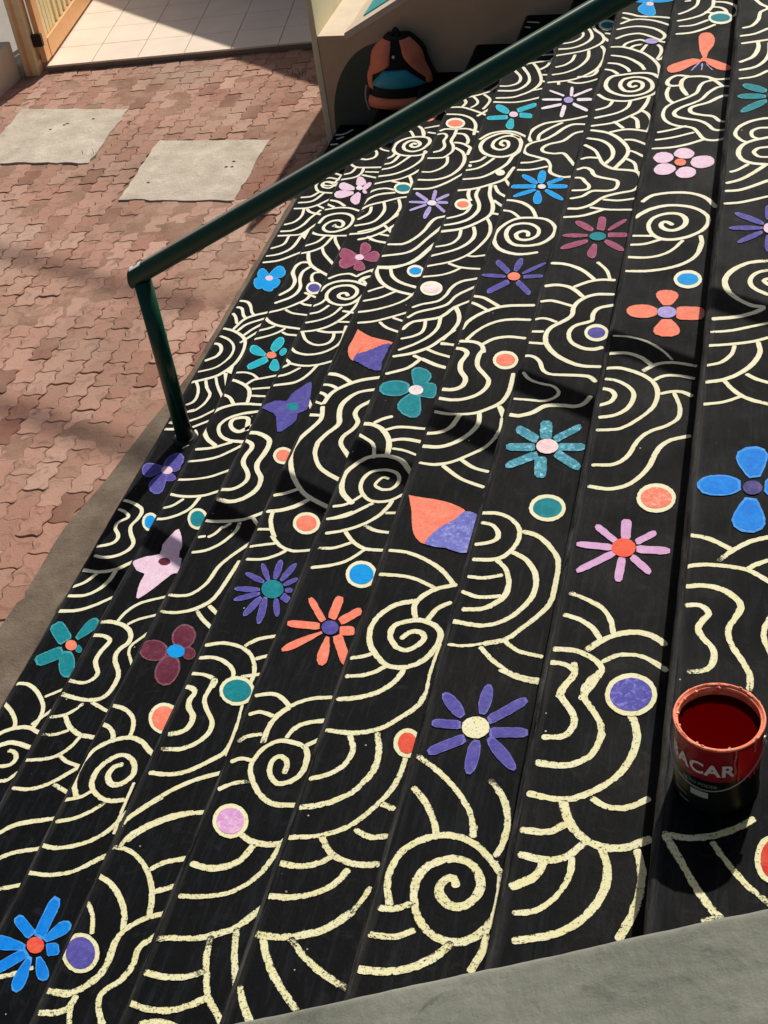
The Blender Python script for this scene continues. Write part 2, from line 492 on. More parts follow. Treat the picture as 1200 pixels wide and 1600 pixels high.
5;1;0;1675 4846 1682 4738 1648 4636 1593 4576 1534 4555
5;1;0;1733 4895 1756 4826 1760 4719 1743 4617 1700 4543 1630 4485 1525 4464
5;1;3;1759 4661 1766 4638
5;1;0;1743 4617 1744 4566 1718 4523 1662 4521
5;1;2;1623 4467 1671 4445 1720 4461 1764 4495
5;1;0;1574 4466 1579 4439
5;1;2;1537 3824 1519 3878 1530 3949 1575 4009 1640 4028 1710 4053 1762 4079
5;1;3;1761 3990 1703 3992 1665 3949 1635 3890 1594 3838 1541 3807 1518 3755 1534 3702 1596 3664 1637 3637 1658 3586 1664 3526 1689 3495 1728 3475 1761 3479
5;1;0;1568 3839 1566 3887 1590 3936 1623 3979 1652 4011
5;1;3;1762 3918 1720 3898 1682 3824 1624 3794 1597 3752 1612 3715 1661 3698 1698 3702 1727 3655 1762 3583
5;1;0;1528 3614 1570 3618 1617 3643
5;1;0;1520 3547 1580 3547 1645 3576
5;1.2;0;1510 3272 1542 3269 1590 3248 1638 3193 1663 3125
5;1;0;1518 3184 1558 3170 1596 3121
5;1.2;0;1654 2971 1649 3002 1622 3010 1603 2980 1624 2941 1663 2941 1692 2976 1688 3028 1652 3067 1600 3072 1566 3036 1566 2971 1600 2907 1654 2891 1718 2912 1755 2980 1750 3050 1707 3107 1644 3120 1585 3112 1541 3058 1520 2988 1527 2919 1561 2860 1621 2828 1667 2828 1709 2841
5;1;0;1508 2514 1559 2502 1599 2467 1633 2437
5;1;0;1506 2469 1538 2456 1594 2409
5;1.1;2;1517 2285 1534 2346 1585 2409 1650 2446 1754 2454
5;1.1;2;1548 2218 1575 2278 1622 2331 1680 2355 1755 2355
5;1.1;2;1610 2188 1645 2226 1694 2241 1755 2233
5;1.15;0;1527 2205 1575 2203 1611 2179 1622 2139
5;1.2;2;1528 1074 1586 1069 1652 1039 1705 999 1748 946
5;1.2;0;1523 968 1586 968 1633 959 1693 928
5;1.5;1;1753 946 1702 925 1669 894 1652 849 1665 802
5;1.3;1;1752 872 1719 844 1702 800
5;1.3;0;1513 2159 1551 2152 1567 2120 1553 2071 1563 2016 1590 1971 1585 1925 1554 1904 1520 1906
5;1.2;0;1515 1853 1578 1845 1632 1867 1664 1906 1673 1960 1647 2005 1616 2050 1609 2114 1618 2155
5;1.1;2;1519 1775 1577 1764 1654 1773 1700 1804 1737 1843 1752 1911 1749 2010
5;0.7;3;1752 1750 1756 1701 1754 1666
5;1.1;0;1512 1653 1554 1659 1591 1690 1608 1759
5;1.2;0;1518 1584 1582 1585 1634 1623 1667 1674 1680 1724 1673 1774
5;1.3;2;1529 1497 1580 1491 1631 1508 1675 1544 1721 1588 1746 1638 1754 1680
5;1.1;2;1662 1520 1706 1484 1755 1468
5;1.2;2;1608 1486 1676 1426 1754 1391
5;1.6;0;1645 719 1663 746 1693 749 1709 724 1693 695 1667 674 1633 686 1610 724 1611 762 1642 785 1688 795 1727 777 1749 750 1749 707 1732 658 1701 623 1666 609 1621 616 1585 652 1557 696 1548 755 1564 807 1603 851 1655 870
5;0.8;3;1755 708 1752 655 1750 593
5;1.3;1;1750 513 1741 477 1699 429 1660 391 1598 369 1523 369
5;0.8;3;1750 593 1753 543 1751 508
5;1.2;0;1522 629 1550 637 1574 650
5;1.4;0;1526 561 1567 569 1601 586 1623 609
5;1.4;0;1524 478 1575 489 1626 515 1662 557 1676 599
5;1.4;0;1588 358 1609 311 1596 260 1565 229 1523 209
5;1.5;0;1658 374 1678 305 1673 243 1635 177 1579 137 1523 119
5;1.2;1;1748 315 1746 252 1730 190 1684 112 1641 68 1584 41 1517 28
5;1.4;2;1722 156 1753 147
5;1.4;2;1677 73 1714 56 1756 65
5;1.6;2;1600 40 1633 -2 1675 -20 1717 -23 1752 -15
5;1.4;0;1524 -373 1543 -408 1573 -449
5;1.5;0;1521 -46 1564 -49 1608 -36 1640 -8
5;1.6;0;1521 -138 1573 -134 1629 -113 1667 -81 1685 -43
5;1.7;0;1524 -240 1577 -240 1630 -225 1680 -199 1724 -150
5;1.2;2;1724 -150 1741 -113 1749 -82
5;1.6;0;1539 -246 1565 -299 1607 -352 1663 -404
5;1.5;2;1604 -240 1645 -278 1700 -313 1761 -339
6;1;2;1842 4904 1883 4883 1927 4850 2005 4838 2083 4812
6;1;0;1845 4843 1885 4809
6;1;2;1845 4765 1885 4806 1930 4814 2009 4783 2084 4717
6;1;2;1835 4692 1878 4715 1938 4722 2007 4689 2056 4625 2065 4572 2044 4529 2075 4513
6;1;0;1841 4579 1887 4621 1946 4632 2000 4591 2043 4548
6;1;0;1882 4472 1897 4522 1953 4556 1980 4534
6;1;0;1918 4457 1935 4487 1966 4497
6;1;0;2043 4484 2060 4445 2063 4382 2051 4322
6;1;0;1989 4489 1971 4415
6;1;1;2085 4374 2074 4326 2057 4309
6;1;2;1827 4477 1887 4472 1966 4411 1998 4375 2037 4310 2065 4236 2077 4141
6;1;0;1840 4378 1914 4345 1979 4266 2004 4205
6;1;0;1835 4289 1882 4274 1926 4222 1939 4188
6;1;0;1830 4217 1861 4203 1888 4165
6;1.15;2;1983 4028 1967 4012 1950 4039 1958 4073 1985 4080 2009 4053 2010 4001 1978 3969 1935 3980 1912 4041 1923 4101 1971 4124 2022 4104 2051 4050 2053 3982 2009 3931 1941 3924 1873 3976 1847 4054 1863 4132 1918 4154 1988 4167 2045 4154 2085 4099
6;1;2;1827 3944 1864 3895 1911 3873 1966 3870 2019 3897 2064 3931 2087 3980 2089 4005
6;1;0;1896 3868 1883 3814 1836 3784
6;1;0;1974 3864 1966 3799 1926 3748 1841 3704
6;1;0;2050 3904 2044 3838 2024 3764 1984 3713 1923 3653 1836 3626
6;1;2;2027 3775 2058 3736 2078 3677 2080 3626 2073 3560
6;1;0;1988 3713 2018 3680 2030 3597
6;1;0;1926 3663 1968 3600
6;1.1;0;1839 3584 1911 3556 1970 3488 2009 3399 2004 3322 1971 3229
6;1;2;1919 3561 1957 3580 1996 3588 2041 3576 2081 3559
6;1;2;1988 3488 2018 3487 2050 3466 2083 3435
6;1;2;2010 3389 2037 3374 2084 3324
6;1;0;2013 3312 2046 3274 2059 3208
6;1;0;1832 3508 1897 3481 1943 3410 1952 3333 1932 3276
6;1.1;0;1829 3444 1876 3393 1898 3334 1924 3267 1971 3224 2031 3214 2071 3190 2084 3117 2067 3046 2009 3021 1951 2986 1913 2926 1868 2897 1831 2897
6;1;0;1829 3317 1857 3331 1897 3325
6;1;0;1825 3223 1851 3241 1879 3221 1902 3166 1955 3142 1995 3119 1993 3056 1958 3039 1900 3040 1872 2996 1829 2979
6;1;0;1827 3153 1853 3148 1870 3112 1888 3084 1882 3049 1828 3045
6;1;2;1957 2969 2015 2960 2078 2977
6;1;2;1915 2905 1982 2888 2078 2887
6;1;0;1823 2829 1887 2838 1936 2867 1969 2892
6;1.1;0;1825 2486 1879 2478 1939 2439 1987 2378
6;1;0;1988 2493 2025 2440 2043 2379
6;1.1;0;1926 2325 1971 2360 2014 2374 2059 2372
6;1.1;0;1825 2327 1866 2336 1918 2316 1961 2262
6;1.1;0;1824 2224 1863 2230 1933 2198
6;1.2;3;2065 2277 2003 2275 1959 2241 1939 2190 1941 2137 1916 2100 1878 2059 1869 2011 1879 1957 1917 1898 1968 1856 2012 1836 2068 1835
6;1;0;1818 2109 1852 2118 1892 2095
6;1;0;1814 2033 1855 2034
6;1;0;1811 1966 1866 1961
6;1.2;3;2072 2207 2022 2185 2010 2143 2010 2103 1962 2078 1943 2038 1957 1976 2000 1940 2038 1934 2062 1946
6;1;2;1813 1886 1847 1884 1873 1851 1888 1808 1916 1784 1978 1783 2040 1779 2063 1752
6;0.8;0;1828 1790 1850 1755 1890 1732 1938 1717 1958 1683 1946 1655 1913 1636 1875 1640 1818 1644
6;1.2;0;1822 1559 1852 1554 1893 1577 1924 1612 1971 1618 2019 1614 2045 1633 2057 1668
6;1.2;0;1818 1083 1861 1086 1903 1067 1935 1024 1939 974 1922 923 1890 892 1830 886
6;1.2;0;1826 1041 1857 1034 1880 1000 1873 965 1825 948
6;1.1;0;1829 817 1874 815 1916 831
6;1.1;0;1823 757 1871 739 1926 750
6;1.4;0;1894 889 1924 856 1942 798 1935 745 1905 708 1876 694 1838 690
6;1.4;0;1934 924 1975 897 2008 840 2014 776 1998 723 1956 663 1898 635 1821 643
6;1.4;0;1949 1013 1993 998 2038 946 2061 899 2065 822 2062 741 2038 688 2000 635 1968 593 1917 572
6;0.8;0;1824 559 1865 558 1909 571 1946 583
6;1.1;2;1960 592 2005 555 2067 543
6;1.1;2;1908 557 1951 512 2010 473 2071 465
6;1.9;2;1981 -151 1971 -132 1950 -142 1948 -176 1980 -205 2018 -192 2035 -143 2005 -92 1956 -85 1908 -113 1892 -164 1909 -229 1948 -275 2002 -289 2049 -266 2075 -223
6;1.7;2;1848 -218 1829 -152 1846 -79 1898 -36 1956 -24 2015 -48 2069 -104
6;0.8;3;2069 -104 2074 -164 2072 -223 2066 -269
6;1.6;1;2068 -263 2066 -301 2049 -347
6;1.6;0;1830 -230 1862 -229 1893 -211
6;1.6;0;1825 -297 1877 -295 1913 -274
6;1.8;0;1817 -380 1874 -377 1926 -360 1970 -328 1997 -293
6;1.4;0;1993 7 1991 -16
6;1.3;0;1824 188 1890 142 1946 87 1981 32 1995 -19
6;1.4;0;1834 94 1873 53 1904 -3 1911 -25
6;1.3;0;2007 139 2044 94 2064 31 2064 -27 2053 -63
6;1.2;2;1971 486 2020 463 2069 454
7;1;0;2216 4606 2211 4533 2177 4471 2139 4436
7;1;0;2159 4592 2178 4597
7;1;0;2284 4591 2283 4512 2250 4425 2196 4379 2140 4353
7;1;2;2290 4571 2338 4559 2382 4514 2398 4448 2382 4385
7;1;0;2279 4506 2312 4502 2342 4467 2351 4414
7;1;0;2256 4450 2292 4427
7;1;0;2151 4289 2211 4296 2272 4352
7;1;0;2145 4200 2207 4210 2260 4248 2303 4293
7;1;1;2395 3704 2332 3701 2296 3732 2244 3736 2215 3727 2200 3690 2204 3627 2230 3552
7;1;0;2227 3737 2179 3751 2150 3721 2143 3673 2160 3645 2194 3648
7;1;0;2154 3635 2148 3578 2159 3515 2181 3478
7;1;3;2398 3630 2352 3626 2313 3568 2284 3498 2221 3441 2193 3398 2197 3358 2236 3332 2294 3310 2329 3270 2355 3224 2395 3225
7;1;2;2328 3693 2291 3674 2276 3633 2267 3571 2232 3526 2184 3483 2154 3434 2149 3365 2168 3306 2212 3266 2270 3249 2297 3196 2320 3145 2360 3134 2398 3151
7;1;0;2314 3710 2342 3676 2365 3632
7;1.1;3;2398 3537 2365 3534 2318 3476 2270 3448 2249 3420 2262 3380 2308 3358 2345 3346 2367 3307 2386 3296
7;1;0;2143 3212 2194 3233 2244 3264
7;1;0;2140 3146 2199 3163 2276 3205
7;1;0;2134 3071 2205 3080 2263 3105 2320 3145
7;1.15;2;2133 2648 2165 2696 2231 2715 2299 2710 2353 2673 2389 2606
7;1.2;0;2248 2480 2232 2499 2212 2499 2211 2469 2233 2442 2265 2442 2291 2476 2292 2522 2268 2556 2224 2560 2182 2530 2168 2476 2184 2416 2219 2379 2262 2376 2307 2395 2351 2439 2369 2491 2363 2545 2328 2591 2282 2615 2219 2619 2166 2592 2132 2553 2120 2530
7;1;0;2124 2401 2185 2401
7;1;0;2119 2339 2169 2346 2216 2376
7;1;0;2120 2256 2194 2256 2254 2295 2291 2369
7;1;0;2349 2402 2356 2337 2334 2252 2275 2195 2194 2167 2122 2165
7;1.2;0;2354 2351 2348 2296
7;0.7;0;2120 1774 2170 1770 2227 1745 2280 1694 2308 1650
7;1.1;0;2116 1675 2166 1681 2213 1661 2254 1615
7;1.1;2;2228 1588 2265 1626 2313 1636 2379 1621
7;1;0;2266 1543 2290 1566 2334 1568 2377 1556
7;1;0;2289 1474 2316 1486 2348 1487 2376 1468
7;1.2;0;2109 1593 2157 1600 2220 1572 2263 1530 2279 1479 2273 1411 2239 1351 2187 1297 2126 1287
7;1.2;0;2123 1540 2158 1533 2196 1500 2213 1458 2201 1398 2166 1359 2126 1348
7;1.3;0;2110 1491 2143 1484 2159 1455 2145 1420 2115 1406
7;1.2;0;2132 1127 2190 1135 2223 1175 2240 1239 2269 1288 2322 1324 2348 1366 2344 1423 2326 1477
7;1.3;2;2132 1034 2192 1027 2243 1057 2282 1127 2299 1204 2328 1252 2382 1276
7;1.3;0;2137 615 2183 595 2222 568 2244 529 2254 490
7;1.3;0;2199 429 2227 459 2266 488 2307 498 2346 490 2376 466
7;1.2;0;2132 538 2170 526 2205 499 2225 466
7;1.2;2;2238 392 2273 420 2318 423 2353 408 2384 383
7;1.5;0;2314 251 2336 192 2334 131 2309 68 2264 19 2205 -14 2127 -8
7;1.4;0;2174 380 2180 347 2155 297 2158 271 2193 224 2194 180 2174 156 2136 151
7;1.6;0;2235 360 2207 310 2212 271 2246 224 2261 170 2241 107 2193 77 2133 78
7;1.4;0;2262 -4 2296 -22 2339 -16 2376 12
7;1.9;2;2202 -21 2222 -73 2262 -111 2306 -123 2349 -114 2387 -90
7;1.4;0;2128 -103 2181 -101 2213 -77
7;1.6;0;2133 -164 2182 -170 2224 -158 2258 -117
7;1.7;0;2182 -170 2171 -213 2128 -242
7;1.2;0;2237 -157 2238 -203 2216 -256 2183 -291 2142 -302
7;1.6;0;2294 -127 2312 -177 2306 -238 2275 -296 2227 -337 2152 -363
7;1.5;0;2366 -122 2380 -182 2374 -252 2349 -328
7;1.5;0;2123 421 2173 422 2216 401 2242 369 2230 334 2204 274
7;1.3;0;2120 377 2154 376 2183 346 2163 310 2152 275
8;1;0;2475 4142 2500 4084 2531 4038 2498 4000 2492 3919 2468 3852 2435 3832
8;1;0;2429 3748 2483 3766 2532 3817
8;1;0;2436 3670 2493 3687 2534 3700
8;1;0;2496 3682 2499 3616 2481 3533 2435 3485
8;1;0;2541 3667 2539 3539 2500 3439 2437 3407
8;1;0;2438 3327 2494 3343 2540 3395
8;1;0;2560 2973 2523 2968 2479 2941 2448 2898 2439 2842 2466 2790 2481 2781
8;1;0;2550 2894 2514 2891 2493 2858 2501 2819 2520 2805
8;1.15;0;2556 2817 2509 2797 2471 2765 2455 2707 2467 2650 2504 2617 2560 2607
8;1;0;2557 2741 2518 2730 2507 2697 2527 2664 2559 2663
8;1;0;2436 2555 2460 2570 2490 2609
8;1;0;2427 2474 2472 2500 2509 2545 2546 2600
8;1;0;2427 2417 2478 2427 2559 2490
8;1;0;2426 2330 2478 2338 2561 2378
8;1.2;0;2569 1964 2513 1951 2469 1909 2447 1852 2458 1788 2488 1742 2532 1705 2567 1699 2548 1676 2491 1644 2424 1631
8;1.1;0;2571 1907 2539 1894 2520 1853 2529 1806 2573 1768
8;1.1;0;2572 1858 2556 1846 2576 1823
8;1;0;2420 1561 2475 1570 2531 1594 2577 1614
8;1.1;0;2417 1491 2466 1498 2534 1515 2578 1538
8;1;0;2417 1392 2455 1408 2483 1450 2489 1492
8;1.2;0;2419 1312 2466 1325 2512 1363 2544 1412 2559 1467 2552 1512
8;1.1;0;2527 1354 2553 1332 2583 1318
8;1.1;0;2470 1318 2494 1277 2531 1241 2585 1219
8;1;0;2421 1209 2471 1222 2513 1249
8;1.2;0;2415 677 2453 672 2484 656 2514 635
8;1.2;0;2596 685 2562 671 2532 647 2510 624 2489 594
8;1.2;0;2416 566 2451 577 2498 577 2552 569 2582 549 2609 527
8;1.1;0;2555 572 2574 592 2597 604
8;1.3;0;2422 499 2458 507 2502 497 2536 466 2543 438 2525 394 2517 365 2528 320 2552 278 2568 237 2569 199
8;1.2;0;2425 438 2455 441 2476 417 2461 391 2453 362 2471 332 2492 303 2490 263 2476 243 2442 235
8;1.1;0;2607 421 2594 382 2596 341 2611 303
8;1.4;0;2423 -191 2477 -193 2524 -177 2558 -157 2585 -133
8;1.5;0;2423 -191 2453 -240 2488 -301 2524 -350 2543 -365
8;1;0;2513 -198 2546 -246 2582 -287 2620 -318
8;0.8;0;2503 -369 2528 -359
"""
DOTS="""
5;teal;1767 5161 1767 5148 1763 5136 1757 5127 1748 5122 1738 5121 1727 5124 1717 5131 1708 5142 1702 5154 1699 5168 1699 5181 1703 5193 1709 5202 1718 5207 1728 5209 1739 5205 1749 5198 1758 5188 1764 5175;1779 5160 1779 5137 1775 5118 1766 5102 1755 5093 1741 5091 1727 5096 1713 5107 1701 5125 1692 5146 1687 5169 1687 5192 1691 5212 1700 5228 1711 5237 1725 5240 1740 5234 1754 5222 1766 5205 1774 5183
6;lilac;2041 4525 2040 4515 2036 4507 2030 4500 2021 4496 2012 4496 2002 4498 1992 4503 1984 4511 1979 4521 1977 4531 1977 4541 1981 4549 1988 4556 1996 4560 2006 4560 2016 4558 2026 4552 2033 4545 2039 4535;
7;teal;2368 4364 2366 4350 2361 4337 2352 4327 2340 4322 2327 4321 2314 4324 2302 4332 2292 4344 2285 4358 2282 4373 2283 4388 2289 4401 2298 4410 2310 4416 2323 4417 2336 4413 2348 4405 2358 4393 2365 4379;2378 4363 2377 4340 2370 4319 2359 4303 2345 4294 2328 4292 2312 4297 2297 4309 2284 4327 2275 4350 2271 4374 2273 4398 2279 4419 2290 4435 2305 4445 2321 4447 2338 4441 2354 4428 2366 4410 2375 4387
7;coral;2266 2950 2265 2941 2263 2933 2259 2927 2253 2923 2246 2922 2240 2923 2234 2927 2228 2934 2225 2942 2223 2951 2224 2960 2226 2968 2230 2974 2236 2978 2243 2979 2249 2978 2255 2973 2261 2967 2264 2959;
3;coral;1030 4720 1030 4708 1027 4698 1020 4689 1010 4684 998 4683 985 4685 973 4691 962 4700 954 4711 950 4723 950 4735 953 4746 960 4754 971 4759 983 4761 995 4758 1008 4752 1018 4743 1026 4732;1042 4719 1043 4699 1039 4681 1031 4667 1018 4659 1003 4656 986 4660 970 4670 956 4685 945 4703 938 4724 937 4744 940 4762 949 4777 962 4785 977 4788 994 4784 1010 4774 1025 4759 1036 4740
4;cream;1408 3836 1408 3827 1407 3819 1403 3813 1397 3809 1391 3807 1384 3809 1377 3813 1371 3820 1366 3828 1363 3837 1363 3847 1365 3855 1369 3861 1374 3865 1381 3867 1388 3865 1395 3861 1401 3854 1405 3846;
2;teal;820 4315 820 4303 818 4292 811 4283 802 4278 791 4276 779 4278 768 4284 758 4293 750 4304 745 4316 744 4328 747 4339 753 4348 762 4353 774 4355 785 4353 797 4347 807 4338 815 4327;831 4315 833 4295 830 4277 823 4264 811 4255 797 4252 781 4255 765 4264 751 4278 740 4296 733 4316 731 4336 734 4354 742 4368 753 4377 768 4380 784 4376 800 4367 814 4353 825 4335
4;coral;1295 3535 1296 3526 1294 3518 1289 3511 1282 3507 1274 3506 1266 3507 1258 3511 1251 3518 1245 3526 1242 3535 1242 3545 1244 3553 1249 3559 1255 3564 1263 3565 1272 3564 1280 3559 1287 3553 1292 3544;1307 3535 1308 3519 1305 3504 1299 3493 1290 3485 1279 3483 1267 3485 1255 3493 1244 3504 1236 3519 1231 3535 1230 3552 1232 3567 1238 3578 1247 3586 1259 3588 1271 3586 1283 3578 1294 3566 1302 3551
4;whitepink;1309 2824 1310 2814 1307 2804 1300 2796 1292 2791 1281 2789 1270 2790 1259 2795 1250 2802 1243 2812 1239 2823 1238 2833 1241 2843 1247 2851 1256 2856 1267 2858 1278 2857 1289 2852 1298 2844 1305 2835;1320 2825 1322 2807 1318 2792 1310 2780 1299 2771 1285 2768 1271 2771 1256 2778 1243 2790 1233 2805 1227 2822 1226 2840 1229 2855 1237 2868 1248 2876 1262 2879 1277 2877 1292 2869 1305 2857 1315 2842
1;indigo;511 3598 512 3586 511 3576 507 3568 500 3562 491 3560 482 3562 472 3567 463 3575 456 3585 451 3597 450 3608 451 3619 455 3627 462 3633 470 3635 480 3633 490 3628 499 3620 506 3609;522 3598 525 3580 524 3564 518 3551 509 3543 497 3539 484 3542 470 3550 457 3562 447 3578 440 3596 437 3614 438 3631 443 3644 453 3653 465 3656 478 3653 492 3645 505 3632 515 3616
3;azure;1129 3228 1130 3218 1128 3209 1123 3203 1117 3198 1108 3196 1099 3198 1091 3202 1083 3209 1077 3217 1074 3227 1073 3236 1075 3245 1080 3252 1087 3256 1095 3258 1104 3257 1113 3252 1120 3246 1126 3237;1141 3228 1142 3212 1140 3197 1134 3186 1124 3178 1113 3175 1100 3178 1088 3185 1077 3196 1068 3210 1063 3226 1061 3243 1063 3257 1069 3269 1079 3277 1090 3280 1103 3277 1115 3270 1127 3258 1135 3244
5;coral;1743 2092 1743 2080 1740 2070 1734 2061 1725 2055 1715 2053 1705 2054 1694 2059 1686 2067 1679 2077 1675 2089 1675 2101 1678 2112 1684 2121 1693 2126 1703 2129 1713 2127 1724 2122 1733 2114 1739 2104;1754 2093 1754 2075 1750 2059 1743 2046 1732 2037 1718 2034 1704 2036 1691 2043 1679 2055 1669 2071 1664 2088 1663 2106 1667 2123 1675 2136 1686 2145 1699 2148 1714 2146 1728 2139 1740 2126 1749 2110
6;indigo;2065 2033 2064 2023 2061 2013 2056 2006 2048 2001 2039 1999 2030 2000 2021 2005 2014 2012 2008 2021 2006 2031 2006 2041 2009 2050 2015 2057 2023 2062 2032 2064 2041 2063 2050 2059 2057 2052 2062 2043;2076 2033 2075 2017 2071 2002 2064 1990 2053 1983 2041 1979 2029 1982 2017 1988 2006 2000 1999 2014 1995 2030 1995 2046 1999 2062 2007 2074 2017 2082 2029 2085 2042 2083 2054 2075 2065 2064 2072 2049
7;azure;2359 2115 2358 2104 2353 2094 2346 2086 2337 2080 2327 2078 2316 2080 2306 2085 2298 2093 2293 2103 2290 2114 2291 2125 2295 2136 2302 2144 2312 2149 2322 2151 2333 2150 2343 2145 2351 2137 2356 2126;2369 2115 2368 2098 2363 2082 2354 2069 2342 2061 2328 2057 2314 2060 2301 2068 2290 2080 2283 2096 2279 2114 2280 2132 2286 2148 2295 2161 2307 2170 2321 2173 2335 2170 2348 2162 2359 2149 2366 2133
0;azure;216 2015 220 2003 221 1991 219 1982 214 1975 207 1973 199 1974 190 1979 181 1987 173 1998 167 2011 163 2024 162 2035 164 2045 169 2051 176 2054 184 2053 193 2048 202 2039 210 2028;228 2016 233 1998 234 1982 230 1969 223 1960 213 1956 201 1958 188 1965 175 1977 164 1992 155 2010 150 2028 149 2044 152 2058 159 2067 169 2071 182 2069 195 2062 208 2049 219 2034
1;teal;517 1875 520 1861 520 1848 517 1837 511 1830 503 1827 493 1828 482 1834 472 1843 463 1856 456 1870 452 1885 452 1898 455 1909 461 1916 470 1919 480 1918 491 1912 501 1902 510 1890;528 1876 533 1857 533 1839 528 1824 520 1814 508 1810 495 1812 480 1820 466 1833 454 1850 445 1869 440 1889 439 1907 443 1922 452 1932 464 1936 478 1934 493 1926 507 1913 519 1896
2;coral;833 2095 834 2084 833 2074 829 2065 822 2060 813 2057 804 2059 794 2063 785 2070 778 2080 773 2091 771 2102 772 2112 776 2121 783 2127 792 2129 802 2128 812 2123 821 2116 828 2106;844 2096 847 2079 845 2064 840 2052 830 2044 819 2040 805 2042 791 2048 779 2059 768 2074 761 2090 758 2107 760 2122 765 2135 775 2143 787 2147 800 2145 814 2138 827 2127 837 2112
3;coral;1121 1531 1123 1518 1121 1507 1115 1497 1107 1490 1096 1487 1084 1488 1072 1493 1061 1501 1053 1512 1047 1525 1045 1538 1047 1550 1053 1560 1061 1566 1072 1570 1085 1568 1097 1563 1108 1555 1116 1544;1133 1532 1135 1514 1133 1498 1126 1484 1115 1475 1101 1471 1085 1472 1069 1479 1055 1491 1043 1506 1036 1524 1033 1542 1035 1559 1042 1573 1053 1582 1068 1586 1084 1585 1100 1578 1114 1566 1125 1550
4;azure;1443 1131 1445 1116 1442 1103 1436 1093 1427 1085 1416 1082 1403 1083 1391 1088 1380 1097 1371 1109 1366 1123 1364 1137 1366 1151 1372 1162 1381 1169 1393 1173 1406 1172 1418 1166 1429 1157 1438 1144;1454 1132 1456 1113 1453 1095 1446 1081 1434 1071 1420 1066 1404 1068 1388 1075 1373 1087 1362 1103 1355 1122 1352 1141 1355 1159 1362 1174 1374 1184 1389 1189 1405 1187 1421 1180 1436 1167 1447 1150
6;teal;2041 1123 2041 1110 2037 1098 2029 1088 2019 1081 2006 1078 1993 1079 1981 1084 1971 1092 1963 1103 1959 1116 1959 1130 1963 1142 1971 1152 1982 1160 1994 1163 2007 1162 2020 1156 2030 1148 2038 1136;2052 1124 2052 1106 2047 1089 2037 1075 2024 1065 2009 1061 1992 1063 1977 1070 1963 1082 1953 1097 1948 1115 1948 1134 1953 1152 1962 1166 1976 1176 1992 1180 2009 1178 2024 1171 2038 1159 2047 1142
7;coralstripe;2354 1001 2353 987 2348 975 2340 965 2329 958 2317 955 2304 956 2292 961 2283 970 2276 981 2273 994 2273 1008 2278 1021 2286 1031 2297 1039 2310 1042 2322 1041 2334 1035 2344 1026 2351 1014;2364 1002 2363 983 2357 966 2347 952 2333 942 2318 938 2302 939 2287 947 2275 959 2266 975 2262 994 2263 1013 2268 1030 2279 1045 2292 1055 2308 1059 2324 1058 2340 1050 2352 1037 2360 1021
3;teal;1130 751 1132 737 1129 724 1123 713 1113 705 1100 702 1086 702 1071 707 1058 715 1048 727 1041 740 1039 754 1041 767 1047 778 1058 786 1071 790 1085 789 1100 785 1113 776 1123 764;1141 752 1144 734 1141 717 1133 703 1120 693 1104 688 1087 688 1069 695 1052 706 1039 721 1030 739 1026 757 1029 775 1037 789 1050 800 1066 805 1084 804 1103 797 1119 785 1132 770
2;coral;849 746 853 730 852 716 847 705 839 696 828 692 814 693 801 699 788 708 777 721 769 736 766 751 766 766 771 778 779 786 791 790 804 789 818 783 831 774 842 761;860 747 865 727 864 709 858 694 847 684 833 679 816 680 798 687 782 699 768 715 758 734 753 754 754 773 760 788 771 799 786 804 803 803 821 796 837 783 851 766
4;orchid;1327 171 1329 158 1328 146 1322 136 1314 129 1304 126 1292 126 1279 130 1268 138 1259 149 1253 161 1251 174 1252 186 1257 196 1266 203 1277 207 1289 206 1301 202 1312 194 1321 183;1338 173 1341 156 1339 140 1332 127 1322 118 1308 113 1292 114 1276 119 1262 129 1250 143 1242 159 1239 176 1240 192 1247 206 1258 215 1272 220 1288 219 1304 214 1319 203 1330 189
5;red;1767 356 1768 345 1767 335 1763 327 1757 321 1750 318 1742 319 1734 323 1727 330 1722 339 1718 349 1717 360 1718 370 1722 379 1727 384 1735 387 1743 386 1751 382 1758 375 1763 366;1778 357 1779 342 1777 328 1772 316 1763 308 1753 305 1742 306 1730 311 1720 321 1712 333 1707 348 1705 363 1707 377 1713 389 1721 397 1732 401 1743 400 1755 395 1765 385 1773 372
3;indigo;1000 -170 1004 -183 1004 -196 999 -207 991 -215 980 -219 967 -219 954 -214 941 -206 930 -195 922 -182 918 -168 919 -155 923 -144 931 -136 942 -132 955 -132 969 -137 982 -145 993 -157;1011 -168 1016 -185 1015 -202 1010 -215 999 -225 985 -230 968 -230 951 -225 935 -214 921 -200 911 -184 906 -166 906 -149 912 -135 923 -125 937 -120 954 -120 972 -126 988 -137 1002 -151
7;indigostripe;2360 303 2359 288 2354 273 2344 261 2332 252 2318 248 2303 249 2290 254 2278 264 2270 277 2266 292 2267 308 2272 323 2281 335 2294 344 2308 349 2323 348 2337 342 2349 332 2357 319;2371 305 2370 284 2363 266 2352 250 2337 239 2319 234 2301 235 2284 242 2270 254 2260 271 2255 291 2256 311 2262 331 2274 347 2289 358 2307 364 2326 362 2343 355 2357 342 2367 324
8;redglow;2639 -218 2638 -231 2635 -242 2631 -252 2626 -258 2620 -261 2615 -260 2609 -255 2605 -247 2602 -236 2601 -224 2601 -211 2604 -199 2608 -190 2613 -183 2619 -180 2625 -182 2630 -187 2635 -195 2638 -206;2649 -217 2648 -234 2644 -249 2638 -261 2630 -270 2621 -274 2612 -273 2603 -266 2597 -256 2592 -242 2590 -225 2591 -209 2595 -193 2601 -180 2610 -171 2619 -167 2628 -168 2636 -175 2643 -186 2648 -200
"""
